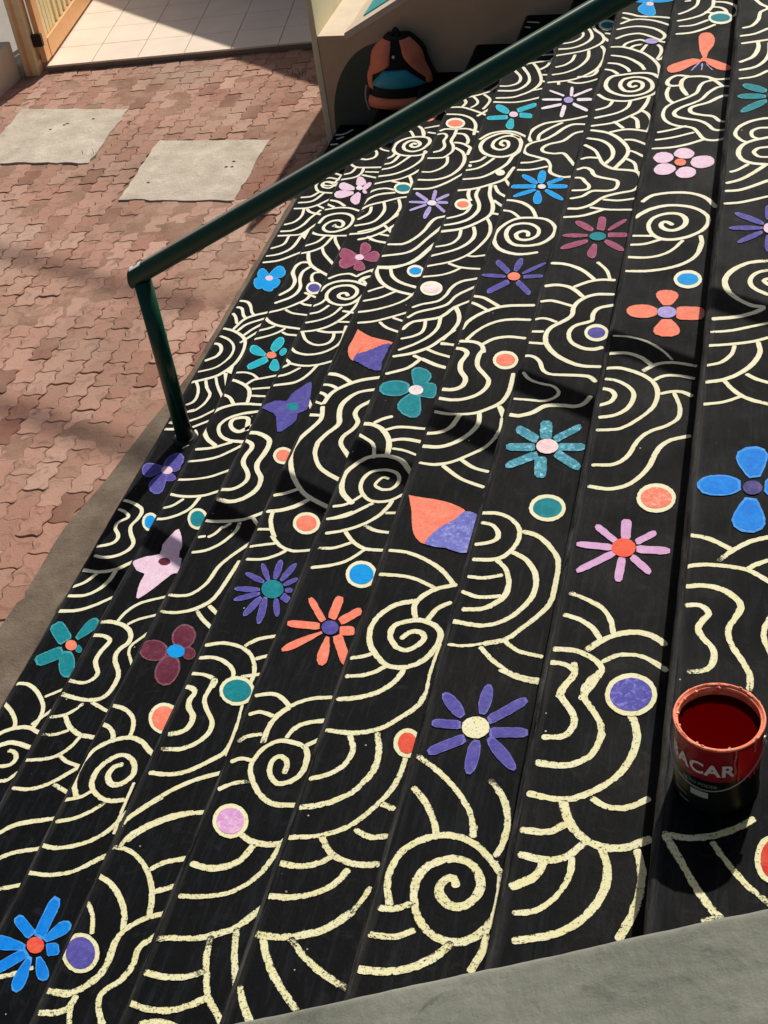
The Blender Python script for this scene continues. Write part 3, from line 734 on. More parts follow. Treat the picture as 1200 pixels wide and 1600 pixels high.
BLOBS="""
7;coral;2278 3905 2267 3947 2256 3998 2247 4077 2242 4152 2247 4184 2258 4197 2273 4202 2290 4194 2302 4169 2311 4134 2313 4093 2310 4051 2301 4016 2292 3983 2289 3946 2287 3915 2283 3906
7;coral;2274 3894 2255 3910 2233 3919 2208 3909 2182 3889 2156 3870 2137 3848 2131 3825 2133 3804 2139 3786 2151 3775 2168 3777 2189 3789 2209 3813 2229 3841 2252 3865 2271 3883 2275 3890
7;coral;2282 3921 2302 3910 2322 3896 2346 3875 2368 3853 2382 3838 2391 3824 2392 3803 2386 3786 2372 3782 2353 3788 2335 3802 2317 3824 2298 3852 2284 3882 2281 3903
7;pink;2141 2988 2146 3010 2153 3028 2168 3037 2184 3037 2200 3028 2212 3013 2217 2995 2216 2977 2208 2961 2195 2949 2178 2947 2161 2952 2150 2968
7;pink;2152 2900 2158 2921 2167 2937 2182 2944 2199 2943 2214 2934 2226 2920 2231 2906 2231 2890 2223 2872 2209 2856 2192 2851 2175 2853 2164 2862 2156 2875 2153 2887
7;pink;2215 3026 2220 3045 2228 3061 2242 3069 2257 3069 2271 3060 2282 3046 2290 3033 2292 3019 2288 3000 2278 2984 2261 2981 2243 2985 2230 2995 2220 3006 2216 3016
7;pink;2232 2869 2238 2887 2245 2903 2257 2912 2271 2915 2286 2909 2299 2897 2305 2881 2306 2863 2301 2844 2291 2830 2275 2825 2257 2826 2247 2833 2239 2843 2235 2855
7;pink;2281 2954 2284 2972 2289 2988 2303 2998 2320 3003 2336 3003 2351 2997 2360 2985 2366 2969 2367 2949 2364 2930 2354 2917 2340 2907 2325 2902 2310 2903 2297 2912 2287 2926 2283 2939
2;cream;784 5281 812 5324 820 5279 822 5216
2;coral;717 5142 728 5177 741 5210 759 5244 776 5260 784 5228 786 5183 782 5146 772 5117 756 5103 739 5103 727 5119
1;azure;465 5208 471 5228 478 5249 491 5276 503 5290 505 5260 503 5220 505 5190 502 5172 486 5185
0;cream;147 4407 190 4490 189 4355
3;coral;959 2754 994 2725 1030 2700 1075 2684 1113 2672 1130 2661 1127 2649 1094 2629 1052 2607 1022 2586 1000 2566 997 2540 997 2523 985 2534 971 2557 960 2585 953 2618 954 2649 957 2681 958 2717
3;indigo;999 2570 1025 2587 1052 2607 1090 2643 1121 2656 1123 2593 1118 2518 1126 2481 1127 2462 1106 2460 1077 2471 1048 2492 1022 2513 1007 2520 999 2527 997 2547
2;cream;798 3889 820 3934 819 3868
0;cream;161 3097 180 3169 191 3085
0;cream;149 3092 171 3089 193 2985
2;indigo;605 2402 633 2429 660 2451 688 2452 710 2453 714 2473 715 2499 728 2527 745 2554 761 2584 776 2594 790 2549 801 2489 810 2440 812 2400 797 2382 780 2369 784 2349 788 2326 777 2295 761 2267 747 2245 732 2243 715 2289 697 2342 680 2364 659 2376 633 2390
1;pink;312 1606 334 1624 357 1640 386 1648 408 1659 406 1682 399 1710 404 1741 413 1771 421 1798 432 1807 457 1766 478 1717 482 1696 481 1681 486 1661 491 1645 497 1646 503 1643 511 1610 517 1576 516 1565 512 1561 505 1561 494 1553 475 1515 453 1472 432 1436 414 1413 405 1418 399 1439 392 1472 388 1507 390 1530 388 1546 372 1552 351 1560 332 1581
5;coral;1528 1332 1555 1327 1582 1323 1612 1319 1641 1313 1668 1304 1692 1292 1714 1279 1726 1263 1719 1245 1705 1226 1690 1211 1674 1196 1659 1178 1645 1159 1636 1130 1628 1110 1612 1116 1595 1134 1583 1154 1573 1180 1564 1214 1556 1249 1548 1275 1540 1298 1534 1316
5;periwinkle;1720 1270 1735 1269 1749 1265 1762 1252 1772 1239 1777 1240 1779 1226 1785 1152 1780 1084 1741 1080 1694 1096 1658 1100 1633 1107 1626 1119 1631 1137 1642 1162 1657 1187 1674 1207 1691 1225 1706 1247
5;cream;1723 1820 1740 1821 1753 1800 1754 1743
"""
FLOWERS="""
5;white;lilac;1673 4252 1672 4237 1668 4226 1659 4220 1649 4221 1639 4227 1632 4239 1628 4254 1628 4268 1633 4280 1641 4286 1651 4285 1661 4278 1669 4266;1663 4292 1664 4305 1663 4324 1661 4346 1659 4368 1657 4388 1652 4402 1645 4405 1642 4393 1643 4373 1645 4351 1647 4329 1649 4309 1652 4296;1624 4310 1614 4320 1600 4332 1584 4345 1568 4358 1554 4369 1544 4372 1544 4362 1554 4350 1568 4337 1584 4324 1600 4311 1614 4299 1624 4294;1615 4270 1604 4274 1587 4275 1568 4276 1549 4277 1533 4277 1522 4272 1524 4259 1536 4253 1553 4251 1572 4250 1590 4249 1607 4248 1618 4251;1621 4218 1610 4216 1594 4209 1576 4200 1558 4192 1543 4183 1533 4172 1537 4158 1549 4157 1565 4163 1583 4171 1600 4180 1616 4187 1626 4196;1633 4200 1630 4186 1630 4163 1630 4138 1630 4112 1631 4089 1635 4071 1645 4064 1649 4076 1650 4098 1650 4124 1650 4149 1650 4172 1648 4189;1675 4198 1684 4185 1698 4170 1714 4155 1729 4139 1744 4126 1753 4123 1755 4139 1746 4155 1732 4170 1716 4186 1700 4202 1686 4216 1676 4222;1691 4242 1701 4238 1714 4238 1728 4238 1742 4238 1755 4240 1763 4247 1760 4263 1751 4270 1738 4271 1724 4271 1709 4271 1696 4271 1688 4267;1670 4284 1680 4291 1694 4305 1710 4321 1725 4337 1739 4352 1747 4367 1744 4380 1733 4375 1718 4362 1703 4346 1687 4330 1673 4315 1665 4303
7;lilac;coral;2287 3904 2286 3895 2284 3888 2280 3885 2275 3885 2270 3889 2267 3897 2265 3906 2266 3914 2268 3921 2272 3925 2277 3925 2282 3920 2285 3913;2261 3881 2256 3872 2251 3857 2245 3839 2239 3822 2234 3806 2231 3794 2233 3789 2238 3797 2243 3812 2249 3829 2255 3847 2261 3862 2264 3874;2272 3866 2271 3858 2271 3845 2272 3830 2272 3816 2272 3803 2273 3794 2276 3793 2277 3801 2277 3814 2277 3829 2277 3843 2277 3856 2276 3865;2289 3856 2292 3847 2297 3835 2303 3821 2309 3808 2314 3796 2318 3789 2320 3792 2317 3802 2311 3814 2305 3828 2300 3842 2294 3854 2290 3862
8;teal;navy;2567 3165 2565 3152 2562 3141 2557 3136 2551 3136 2545 3142 2542 3153 2540 3166 2541 3179 2545 3190 2550 3195 2556 3195 2561 3189 2565 3178;2541 3217 2531 3232 2515 3249 2497 3262 2479 3272 2462 3277 2451 3270 2450 3255 2460 3234 2476 3218 2494 3204 2512 3194 2528 3190 2539 3192;2537 3168 2525 3175 2507 3182 2486 3184 2466 3184 2448 3180 2436 3169 2436 3156 2449 3144 2467 3138 2488 3136 2508 3136 2526 3140 2538 3146;2540 3131 2528 3127 2510 3117 2492 3100 2474 3080 2459 3058 2451 3036 2454 3022 2467 3022 2484 3032 2502 3049 2520 3068 2535 3090 2544 3108;2564 3201 2569 3205 2574 3213 2577 3225 2579 3240 2580 3255 2576 3270 2571 3278 2564 3277 2559 3269 2556 3256 2554 3242 2553 3227 2555 3214;2557 3126 2556 3112 2558 3096 2561 3080 2566 3066 2571 3056 2578 3053 2583 3061 2585 3077 2584 3093 2580 3109 2576 3124 2570 3134 2565 3139
8;indigo;pink;2579 2163 2578 2150 2574 2139 2569 2133 2563 2133 2557 2139 2553 2150 2552 2163 2553 2177 2556 2187 2562 2193 2568 2193 2573 2187 2577 2177;2553 2199 2543 2213 2527 2229 2509 2244 2491 2257 2473 2266 2461 2267 2460 2258 2470 2241 2486 2225 2504 2210 2522 2197 2539 2188 2551 2185;2549 2171 2537 2175 2518 2178 2497 2179 2477 2178 2458 2175 2446 2168 2446 2160 2459 2154 2478 2151 2498 2150 2519 2151 2537 2154 2549 2158;2548 2147 2538 2143 2524 2134 2509 2121 2495 2106 2482 2091 2475 2077 2477 2069 2487 2070 2501 2080 2516 2092 2531 2106 2543 2122 2551 2134;2566 2220 2568 2231 2569 2248 2569 2266 2568 2284 2566 2301 2562 2312 2558 2312 2555 2301 2554 2284 2554 2265 2555 2247 2557 2231 2559 2220;2562 2117 2560 2105 2558 2087 2558 2067 2558 2048 2560 2030 2563 2018 2567 2017 2571 2029 2572 2046 2573 2066 2572 2086 2571 2104 2569 2117
4;cyan;pink;1370 4460 1370 4446 1365 4435 1357 4430 1347 4430 1337 4437 1329 4448 1325 4462 1325 4476 1329 4487 1337 4493 1347 4492 1357 4486 1365 4474;1320 4502 1311 4522 1298 4544 1283 4562 1267 4575 1252 4582 1242 4575 1241 4556 1250 4530 1264 4509 1279 4491 1294 4477 1309 4471 1318 4472;1320 4450 1306 4455 1288 4454 1267 4453 1247 4451 1229 4448 1218 4437 1223 4412 1237 4403 1256 4402 1277 4404 1297 4405 1315 4406 1326 4413;1340 4418 1337 4406 1332 4389 1329 4369 1327 4347 1332 4325 1342 4304 1357 4294 1368 4300 1371 4318 1368 4342 1364 4367 1359 4391 1355 4407;1380 4432 1389 4423 1401 4420 1414 4417 1427 4414 1438 4413 1445 4424 1441 4453 1432 4467 1420 4472 1407 4475 1394 4478 1382 4481 1375 4476;1365 4485 1377 4487 1392 4500 1409 4514 1426 4528 1441 4542 1448 4561 1441 4586 1427 4589 1411 4578 1394 4564 1377 4550 1362 4537 1354 4522
5;azure;white;1667 3387 1666 3378 1663 3371 1656 3367 1649 3367 1641 3371 1635 3378 1632 3388 1633 3397 1636 3404 1643 3408 1650 3408 1658 3404 1664 3396;1628 3428 1619 3443 1606 3461 1590 3477 1575 3491 1560 3500 1550 3499 1549 3487 1557 3468 1571 3451 1587 3434 1602 3420 1616 3412 1626 3409;1622 3405 1608 3409 1589 3409 1567 3408 1545 3408 1526 3406 1514 3397 1517 3379 1532 3372 1551 3371 1573 3372 1595 3372 1614 3373 1626 3378;1624 3368 1613 3366 1596 3359 1579 3347 1562 3334 1548 3320 1540 3305 1543 3296 1555 3295 1571 3303 1589 3314 1606 3327 1620 3341 1629 3353;1646 3414 1651 3425 1655 3444 1655 3467 1653 3491 1649 3515 1640 3534 1630 3539 1622 3529 1619 3509 1618 3486 1620 3462 1625 3439 1630 3422;1672 3401 1681 3404 1691 3413 1703 3424 1716 3434 1726 3445 1731 3457 1727 3473 1717 3473 1706 3465 1694 3455 1682 3444 1671 3435 1665 3425;1678 3374 1689 3369 1703 3369 1719 3369 1736 3369 1750 3370 1758 3378 1756 3397 1745 3405 1730 3407 1714 3407 1698 3408 1683 3408 1674 3403;1667 3347 1677 3331 1692 3311 1709 3293 1727 3277 1743 3266 1754 3265 1755 3275 1746 3294 1731 3314 1714 3332 1696 3348 1680 3360 1669 3364;1632 3352 1631 3339 1629 3318 1628 3295 1629 3272 1634 3251 1645 3235 1658 3233 1666 3245 1667 3265 1663 3289 1657 3313 1650 3335 1646 3350
6;rose;teal;1998 2680 1997 2667 1989 2656 1977 2649 1964 2649 1950 2655 1940 2666 1936 2680 1937 2694 1945 2705 1956 2711 1970 2711 1984 2705 1994 2694;1945 2736 1937 2749 1925 2766 1910 2780 1895 2792 1881 2799 1871 2798 1870 2786 1878 2769 1891 2753 1905 2738 1920 2726 1933 2719 1943 2718;1983 2723 1986 2734 1986 2752 1986 2772 1985 2793 1983 2812 1977 2826 1961 2832 1955 2822 1955 2803 1955 2783 1956 2762 1956 2744 1960 2731;2001 2721 2010 2727 2022 2738 2035 2754 2046 2771 2056 2788 2061 2804 2058 2812 2049 2809 2037 2797 2024 2781 2012 2764 2003 2747 1997 2733;2004 2678 2013 2674 2026 2674 2041 2674 2055 2674 2068 2676 2076 2683 2074 2699 2065 2706 2052 2708 2037 2708 2023 2708 2010 2708 2002 2703;1995 2638 2003 2624 2016 2607 2032 2593 2047 2580 2061 2572 2072 2573 2073 2583 2065 2600 2052 2617 2037 2632 2022 2645 2007 2653 1997 2656;1958 2627 1954 2617 1950 2601 1945 2583 1942 2564 1944 2544 1952 2527 1964 2519 1973 2526 1977 2542 1976 2563 1974 2585 1972 2606 1970 2620;1932 2655 1919 2654 1901 2648 1882 2638 1864 2625 1848 2611 1840 2596 1842 2586 1856 2584 1873 2590 1892 2600 1910 2612 1926 2626 1936 2639;1928 2693 1917 2697 1900 2700 1881 2701 1862 2700 1846 2697 1836 2690 1837 2682 1849 2675 1866 2672 1885 2671 1903 2672 1919 2676 1930 2680
1;pink;white;469 4629 469 4619 466 4610 460 4605 451 4606 442 4610 435 4619 430 4630 429 4640 432 4649 439 4654 447 4654 456 4649 464 4640;421 4639 409 4651 390 4668 369 4684 348 4696 332 4695 324 4678 329 4646 344 4620 363 4606 382 4602 400 4603 416 4606 426 4609;426 4590 411 4594 390 4599 367 4603 345 4602 329 4591 324 4567 333 4536 352 4518 373 4515 392 4523 410 4536 425 4550 435 4560;440 4647 447 4649 457 4655 467 4663 473 4675 470 4697 457 4727 434 4756 416 4767 408 4759 408 4739 411 4715 415 4691 418 4675;453 4584 447 4574 440 4559 433 4540 429 4518 433 4492 448 4464 469 4445 484 4445 490 4462 488 4488 483 4518 478 4545 473 4565;478 4602 485 4605 493 4615 499 4630 504 4647 506 4666 504 4685 496 4696 487 4696 479 4686 473 4672 468 4655 466 4635 466 4620;475 4591 479 4583 484 4575 490 4569 496 4566 501 4565 505 4569 505 4578 501 4589 496 4597 490 4603 484 4607 479 4608 475 4606
3;lilac;white;1069 3852 1069 3840 1065 3831 1056 3826 1046 3826 1036 3831 1027 3840 1023 3852 1022 3863 1027 3873 1035 3878 1046 3878 1056 3872 1064 3863;1052 3880 1053 3890 1052 3907 1051 3927 1049 3946 1047 3964 1042 3978 1032 3983 1029 3974 1030 3956 1031 3937 1033 3918 1034 3900 1037 3887;1022 3884 1014 3897 1000 3912 985 3928 970 3945 956 3958 947 3962 945 3947 953 3931 967 3915 982 3899 997 3883 1010 3868 1019 3862;1017 3866 1006 3870 990 3871 973 3872 956 3873 940 3873 931 3869 933 3857 944 3852 960 3850 978 3849 995 3847 1011 3846 1021 3849;1020 3844 1011 3840 998 3830 984 3818 970 3807 958 3796 951 3784 955 3773 965 3776 978 3785 992 3797 1006 3808 1019 3818 1026 3828;1040 3820 1036 3810 1032 3792 1030 3769 1029 3746 1031 3723 1036 3704 1043 3698 1049 3706 1053 3724 1055 3746 1056 3770 1054 3793 1051 3810;1068 3828 1074 3816 1084 3803 1095 3788 1106 3773 1117 3761 1124 3757 1127 3768 1121 3781 1111 3795 1100 3810 1089 3825 1079 3838 1072 3844;1073 3847 1080 3843 1089 3842 1099 3842 1110 3841 1119 3842 1124 3848 1121 3861 1114 3867 1104 3869 1094 3869 1084 3870 1074 3870 1069 3867;1065 3869 1072 3873 1082 3883 1092 3895 1102 3906 1110 3918 1114 3930 1109 3943 1101 3941 1091 3932 1081 3920 1071 3908 1062 3898 1057 3888
6;azure;pinkwhite;1980 5003 1980 4992 1975 4984 1968 4980 1960 4981 1952 4986 1946 4996 1943 5007 1944 5019 1948 5027 1955 5031 1964 5030 1972 5024 1978 5015;1963 5067 1949 5082 1929 5096 1907 5105 1885 5109 1866 5107 1854 5093 1856 5072 1870 5051 1890 5037 1912 5028 1934 5024 1953 5027 1965 5034;1966 5034 1981 5024 2003 5019 2026 5020 2049 5025 2069 5036 2081 5055 2079 5076 2063 5091 2042 5097 2018 5096 1995 5091 1975 5080 1962 5067;1940 5043 1932 5030 1921 5007 1911 4981 1906 4950 1914 4913 1937 4874 1969 4847 1993 4848 2001 4871 1998 4908 1989 4950 1980 4989 1973 5016;1953 5078 1950 5105 1944 5137 1934 5167 1923 5192 1911 5211 1899 5211 1892 5192 1893 5159 1900 5127 1909 5097 1920 5071 1932 5054 1942 5048;1980 5046 1988 5052 1996 5067 2001 5091 2004 5119 2004 5149 1998 5181 1987 5199 1975 5199 1967 5183 1962 5159 1959 5131 1959 5100 1963 5075
0;azure;pink;135 3949 137 3938 133 3929 126 3924 116 3924 106 3929 97 3938 91 3949 90 3960 93 3969 101 3974 111 3974 121 3969 130 3960;109 3977 100 3991 85 4011 69 4032 53 4047 39 4048 31 4030 33 3994 44 3964 58 3946 74 3940 89 3940 102 3941 111 3943;121 3942 133 3943 151 3946 169 3952 183 3963 189 3987 181 4023 159 4060 137 4077 120 4071 111 4050 105 4023 101 3996 99 3978;108 3947 95 3952 77 3956 58 3958 42 3954 34 3937 40 3904 59 3864 80 3842 96 3841 107 3854 116 3874 122 3894 126 3908;110 3934 106 3924 101 3908 97 3890 97 3871 106 3849 125 3829 150 3818 166 3822 169 3838 163 3861 153 3885 143 3907 135 3922;123 3924 129 3910 138 3890 149 3870 160 3854 172 3850 182 3862 187 3891 184 3918 174 3937 161 3945 148 3950 136 3952 128 3953
1;cyan;coral;465 3015 467 3003 463 2993 455 2988 444 2987 433 2992 423 3001 417 3013 416 3025 420 3035 428 3040 438 3041 450 3036 459 3027;413 3026 401 3038 385 3056 366 3074 347 3089 330 3093 320 3084 321 3059 332 3036 349 3020 368 3011 386 3007 402 3004 413 3003;443 3039 453 3045 462 3059 468 3079 471 3102 470 3126 461 3150 448 3164 434 3162 425 3147 419 3128 416 3105 418 3080 422 3060;422 3002 410 2999 397 2985 382 2970 368 2954 356 2939 353 2920 366 2898 380 2897 395 2909 409 2924 424 2939 437 2953 442 2968;460 2983 459 2972 457 2956 457 2938 459 2920 468 2903 483 2891 501 2889 510 2899 510 2915 503 2934 494 2953 484 2970 477 2981;490 3011 496 3013 501 3019 504 3029 505 3040 504 3053 498 3066 489 3074 481 3075 476 3068 473 3059 472 3047 473 3035 477 3024
2;rose;pink;748 3617 749 3605 746 3595 738 3590 728 3590 718 3595 710 3604 705 3616 704 3628 707 3638 715 3644 725 3644 735 3639 743 3629;704 3649 692 3660 674 3677 654 3692 634 3703 619 3700 612 3678 618 3643 633 3615 651 3601 669 3600 685 3604 700 3609 710 3614;741 3633 746 3642 754 3655 761 3671 764 3690 760 3714 747 3739 725 3757 710 3757 704 3742 706 3718 711 3692 716 3667 721 3650;721 3609 708 3612 689 3615 669 3617 650 3613 638 3597 637 3568 650 3534 669 3515 687 3514 703 3527 716 3544 727 3562 734 3575;725 3582 723 3571 721 3555 720 3538 721 3520 730 3504 747 3494 768 3495 779 3505 780 3521 773 3538 763 3556 753 3572 745 3582;754 3595 766 3589 782 3582 800 3576 816 3576 826 3588 827 3615 816 3651 800 3673 784 3678 771 3669 759 3655 749 3640 743 3629
5;indigo;coral;1673 2656 1672 2643 1667 2632 1658 2626 1647 2626 1637 2631 1628 2642 1623 2655 1624 2668 1629 2678 1638 2685 1649 2685 1660 2679 1668 2669;1627 2697 1621 2711 1610 2726 1598 2744 1585 2761 1574 2775 1564 2779 1559 2763 1564 2746 1575 2729 1588 2712 1600 2695 1611 2680 1620 2673;1652 2690 1657 2698 1662 2713 1665 2732 1667 2752 1666 2772 1662 2789 1655 2795 1648 2789 1643 2773 1640 2755 1638 2735 1639 2715 1641 2700;1679 2671 1689 2678 1705 2690 1721 2706 1736 2724 1749 2741 1757 2756 1754 2762 1743 2758 1728 2745 1712 2729 1696 2712 1683 2695 1675 2682;1687 2643 1696 2641 1709 2642 1724 2644 1738 2646 1751 2648 1759 2654 1756 2668 1747 2672 1734 2672 1719 2670 1705 2669 1692 2667 1683 2663;1662 2609 1668 2594 1680 2578 1692 2560 1705 2542 1716 2527 1726 2522 1731 2536 1726 2553 1715 2570 1703 2589 1690 2607 1679 2623 1670 2631;1629 2632 1618 2627 1606 2612 1592 2596 1578 2580 1566 2564 1561 2547 1568 2530 1580 2533 1593 2546 1607 2562 1621 2578 1633 2592 1640 2606;1615 2660 1604 2666 1586 2670 1568 2673 1549 2674 1532 2673 1522 2668 1523 2660 1535 2653 1552 2648 1571 2646 1590 2644 1606 2646 1617 2649
7;coral;lilac;2303 1914 2301 1899 2293 1887 2282 1880 2268 1880 2255 1886 2246 1897 2242 1912 2243 1927 2251 1939 2263 1946 2277 1947 2290 1940 2299 1929;2281 1953 2287 1964 2294 1980 2300 1998 2302 2016 2295 2033 2277 2045 2252 2047 2235 2037 2230 2020 2234 2002 2242 1983 2251 1966 2257 1955;2241 1934 2229 1945 2211 1955 2192 1957 2173 1954 2156 1946 2146 1928 2148 1906 2161 1888 2179 1880 2198 1877 2216 1879 2233 1887 2243 1899;2261 1872 2255 1860 2248 1842 2241 1822 2239 1802 2248 1785 2268 1774 2297 1775 2316 1787 2321 1805 2317 1824 2307 1844 2297 1861 2289 1873;2304 1881 2315 1872 2330 1871 2347 1871 2364 1871 2379 1874 2388 1890 2387 1928 2376 1944 2360 1948 2343 1948 2326 1948 2311 1948 2301 1939
2;indigo;teal;774 2416 774 2404 770 2394 760 2388 748 2387 736 2392 726 2401 720 2413 719 2425 723 2435 733 2441 745 2442 757 2437 767 2428;
0;indigo;pink;165 2354 167 2342 163 2332 154 2326 143 2325 131 2329 120 2338 113 2350 111 2362 114 2373 123 2379 134 2380 147 2375 158 2366;140 2348 156 2348 172 2356 184 2372 191 2394 193 2418 184 2447 165 2469 143 2476 128 2467 115 2450 107 2430 106 2404 110 2381;106 2380 92 2385 71 2391 49 2396 30 2395 18 2383 19 2356 35 2323 56 2302 76 2299 91 2308 104 2322 114 2336 121 2347;124 2339 116 2328 106 2310 96 2288 91 2264 96 2237 115 2208 143 2190 163 2193 172 2212 170 2240 164 2271 157 2301 152 2321;158 2347 167 2343 177 2343 185 2348 192 2355 195 2366 193 2380 184 2394 173 2402 163 2401 154 2397 148 2390 145 2379 145 2368;154 2329 153 2322 153 2311 154 2300 157 2289 165 2281 178 2279 193 2284 201 2294 200 2304 193 2313 184 2322 175 2330 168 2334
1;pink;wine;465 1621 466 1612 462 1604 454 1599 443 1598 432 1601 423 1608 417 1616 416 1626 420 1634 428 1639 439 1640 450 1636 460 1630;
4;teal;whitepink;1391 2116 1391 2103 1386 2092 1376 2086 1364 2085 1352 2090 1342 2100 1336 2113 1336 2127 1341 2138 1351 2144 1363 2145 1376 2140 1386 2129;1331 2151 1314 2164 1291 2173 1268 2172 1247 2166 1229 2153 1222 2129 1229 2102 1248 2081 1271 2074 1294 2073 1315 2078 1332 2092 1342 2108;1377 2132 1384 2142 1393 2159 1401 2178 1405 2199 1398 2223 1378 2248 1348 2262 1327 2259 1320 2241 1324 2216 1333 2188 1342 2163 1349 2146;1352 2101 1343 2090 1331 2072 1320 2051 1314 2026 1321 1997 1344 1967 1377 1947 1402 1948 1411 1967 1409 1996 1401 2029 1393 2059 1386 2081;1381 2088 1390 2075 1401 2073 1414 2070 1427 2068 1438 2069 1444 2087 1438 2135 1428 2156 1416 2163 1403 2165 1390 2168 1378 2170 1372 2160
4;coral;indigo;1393 891 1394 878 1390 867 1381 860 1369 859 1357 863 1347 872 1341 885 1340 898 1344 909 1353 916 1365 917 1377 913 1387 903;1345 920 1338 933 1326 949 1312 968 1299 987 1286 1003 1274 1011 1266 1003 1272 987 1284 970 1298 951 1311 932 1323 916 1333 907;1373 921 1377 931 1377 948 1378 968 1378 987 1378 1006 1372 1020 1356 1026 1350 1017 1348 999 1348 980 1347 960 1347 943 1350 930;1397 905 1406 908 1416 918 1426 929 1437 941 1446 952 1448 965 1438 980 1428 979 1417 970 1407 958 1396 947 1386 937 1382 926;1403 864 1410 860 1418 861 1427 862 1436 863 1444 866 1447 874 1442 893 1435 900 1426 901 1417 900 1408 899 1400 898 1396 893;1331 902 1318 906 1300 906 1279 907 1259 907 1241 906 1230 900 1233 884 1247 878 1266 876 1286 876 1306 876 1325 875 1336 879;1344 871 1331 863 1310 851 1288 836 1267 820 1251 803 1243 786 1249 776 1265 780 1285 793 1304 811 1323 831 1339 849 1350 862;1364 852 1362 838 1360 818 1358 796 1358 773 1363 752 1372 737 1385 734 1393 746 1394 766 1391 789 1386 813 1380 834 1376 849;1386 853 1390 837 1402 816 1414 793 1426 770 1439 750 1451 741 1464 749 1462 766 1452 787 1440 810 1427 833 1416 854 1405 866
6;steel;pinkwhite;1993 1407 1992 1391 1984 1378 1972 1370 1957 1369 1942 1375 1931 1387 1926 1402 1927 1418 1934 1432 1947 1440 1962 1441 1976 1434 1987 1422;1929 1449 1921 1461 1908 1471 1893 1482 1878 1494 1865 1502 1854 1501 1851 1481 1858 1465 1871 1454 1886 1442 1900 1431 1913 1421 1923 1419;1964 1442 1967 1453 1965 1469 1963 1487 1961 1505 1958 1522 1949 1533 1930 1533 1923 1521 1924 1505 1926 1487 1928 1469 1930 1453 1936 1442;1981 1426 1991 1431 2004 1445 2018 1460 2033 1475 2045 1490 2051 1505 2044 1521 2033 1518 2019 1506 2005 1490 1990 1475 1977 1462 1971 1449;1994 1390 2004 1386 2018 1387 2034 1388 2050 1389 2064 1391 2073 1400 2071 1418 2060 1426 2045 1426 2030 1425 2014 1424 1999 1423 1990 1418;1985 1361 1993 1348 2008 1336 2024 1322 2040 1309 2055 1298 2066 1298 2071 1316 2064 1332 2050 1346 2034 1359 2017 1373 2003 1386 1992 1389;1934 1353 1931 1341 1933 1323 1936 1303 1938 1283 1942 1265 1951 1254 1969 1254 1975 1266 1974 1284 1972 1304 1969 1324 1967 1342 1961 1354;1931 1378 1919 1374 1903 1363 1886 1349 1869 1336 1854 1323 1847 1308 1853 1292 1867 1293 1882 1303 1900 1316 1917 1329 1932 1340 1941 1352;1921 1413 1910 1417 1895 1416 1877 1415 1860 1413 1844 1411 1835 1402 1838 1383 1850 1376 1866 1376 1883 1377 1900 1378 1916 1379 1925 1385
7;lilacpink;redorange;2279 796 2277 780 2270 767 2259 759 2245 758 2232 764 2222 775 2218 790 2219 806 2226 820 2238 828 2252 829 2265 823 2275 811;2230 823 2224 833 2213 843 2202 855 2190 867 2179 877 2170 879 2166 869 2171 857 2182 846 2194 834 2205 823 2216 812 2224 808;2259 828 2262 837 2261 850 2260 866 2259 881 2258 895 2252 905 2238 905 2233 896 2233 882 2234 866 2235 851 2236 837 2240 828;2280 809 2287 811 2295 819 2305 828 2314 837 2323 846 2326 855 2322 866 2314 866 2305 859 2296 850 2286 841 2277 833 2273 825;2281 780 2292 777 2306 777 2323 777 2339 777 2354 779 2364 785 2363 799 2353 805 2338 806 2322 806 2305 806 2290 806 2280 802;2267 756 2272 746 2281 736 2291 724 2302 713 2311 703 2320 700 2325 711 2321 722 2312 733 2302 745 2291 757 2282 767 2274 772;2240 757 2237 746 2237 730 2236 712 2236 695 2237 679 2241 668 2251 666 2256 676 2257 691 2258 709 2258 727 2258 743 2256 754;2223 781 2212 775 2196 760 2179 744 2162 729 2147 714 2139 700 2144 689 2156 694 2172 707 2189 722 2206 738 2222 752 2231 765;2220 801 2209 805 2193 806 2174 807 2156 808 2139 808 2128 803 2129 790 2141 785 2157 783 2176 782 2194 781 2210 780 2221 783
8;bluestrong;navypurple;2579 867 2577 855 2571 845 2562 839 2551 838 2542 842 2535 851 2532 863 2534 876 2540 886 2550 892 2560 893 2570 888 2576 879;2572 909 2577 925 2583 949 2588 976 2589 1002 2581 1023 2560 1033 2533 1026 2515 1006 2511 981 2517 957 2527 935 2538 915 2546 902;2526 891 2513 902 2494 910 2473 910 2452 906 2434 896 2422 876 2424 854 2437 836 2456 829 2477 828 2498 832 2516 842 2528 855;2539 827 2532 811 2523 789 2514 764 2510 739 2516 716 2535 699 2562 697 2582 711 2589 733 2587 758 2580 784 2572 808 2566 824;2583 855 2590 842 2601 832 2613 829 2625 832 2636 840 2643 860 2644 884 2638 905 2627 914 2615 918 2603 916 2592 906 2584 894
0;teal;coral;168 1303 171 1291 169 1281 162 1275 152 1274 140 1278 130 1286 123 1298 120 1309 122 1319 129 1325 139 1326 151 1322 161 1314;130 1335 124 1352 109 1367 92 1385 75 1402 58 1416 41 1416 23 1392 26 1371 40 1354 57 1336 74 1319 89 1304 104 1299;160 1329 168 1339 181 1355 194 1372 205 1392 209 1415 203 1437 187 1451 170 1447 159 1430 152 1407 148 1381 145 1358 144 1342;112 1287 97 1286 81 1274 65 1260 48 1247 34 1233 33 1214 54 1189 73 1186 89 1196 106 1209 123 1222 138 1234 143 1248;129 1269 126 1253 128 1229 137 1204 149 1178 165 1156 186 1142 203 1142 212 1158 210 1181 202 1207 190 1232 174 1255 158 1270;166 1298 166 1292 169 1285 173 1278 179 1271 186 1267 193 1266 198 1270 199 1277 196 1285 192 1292 186 1298 179 1303 174 1305
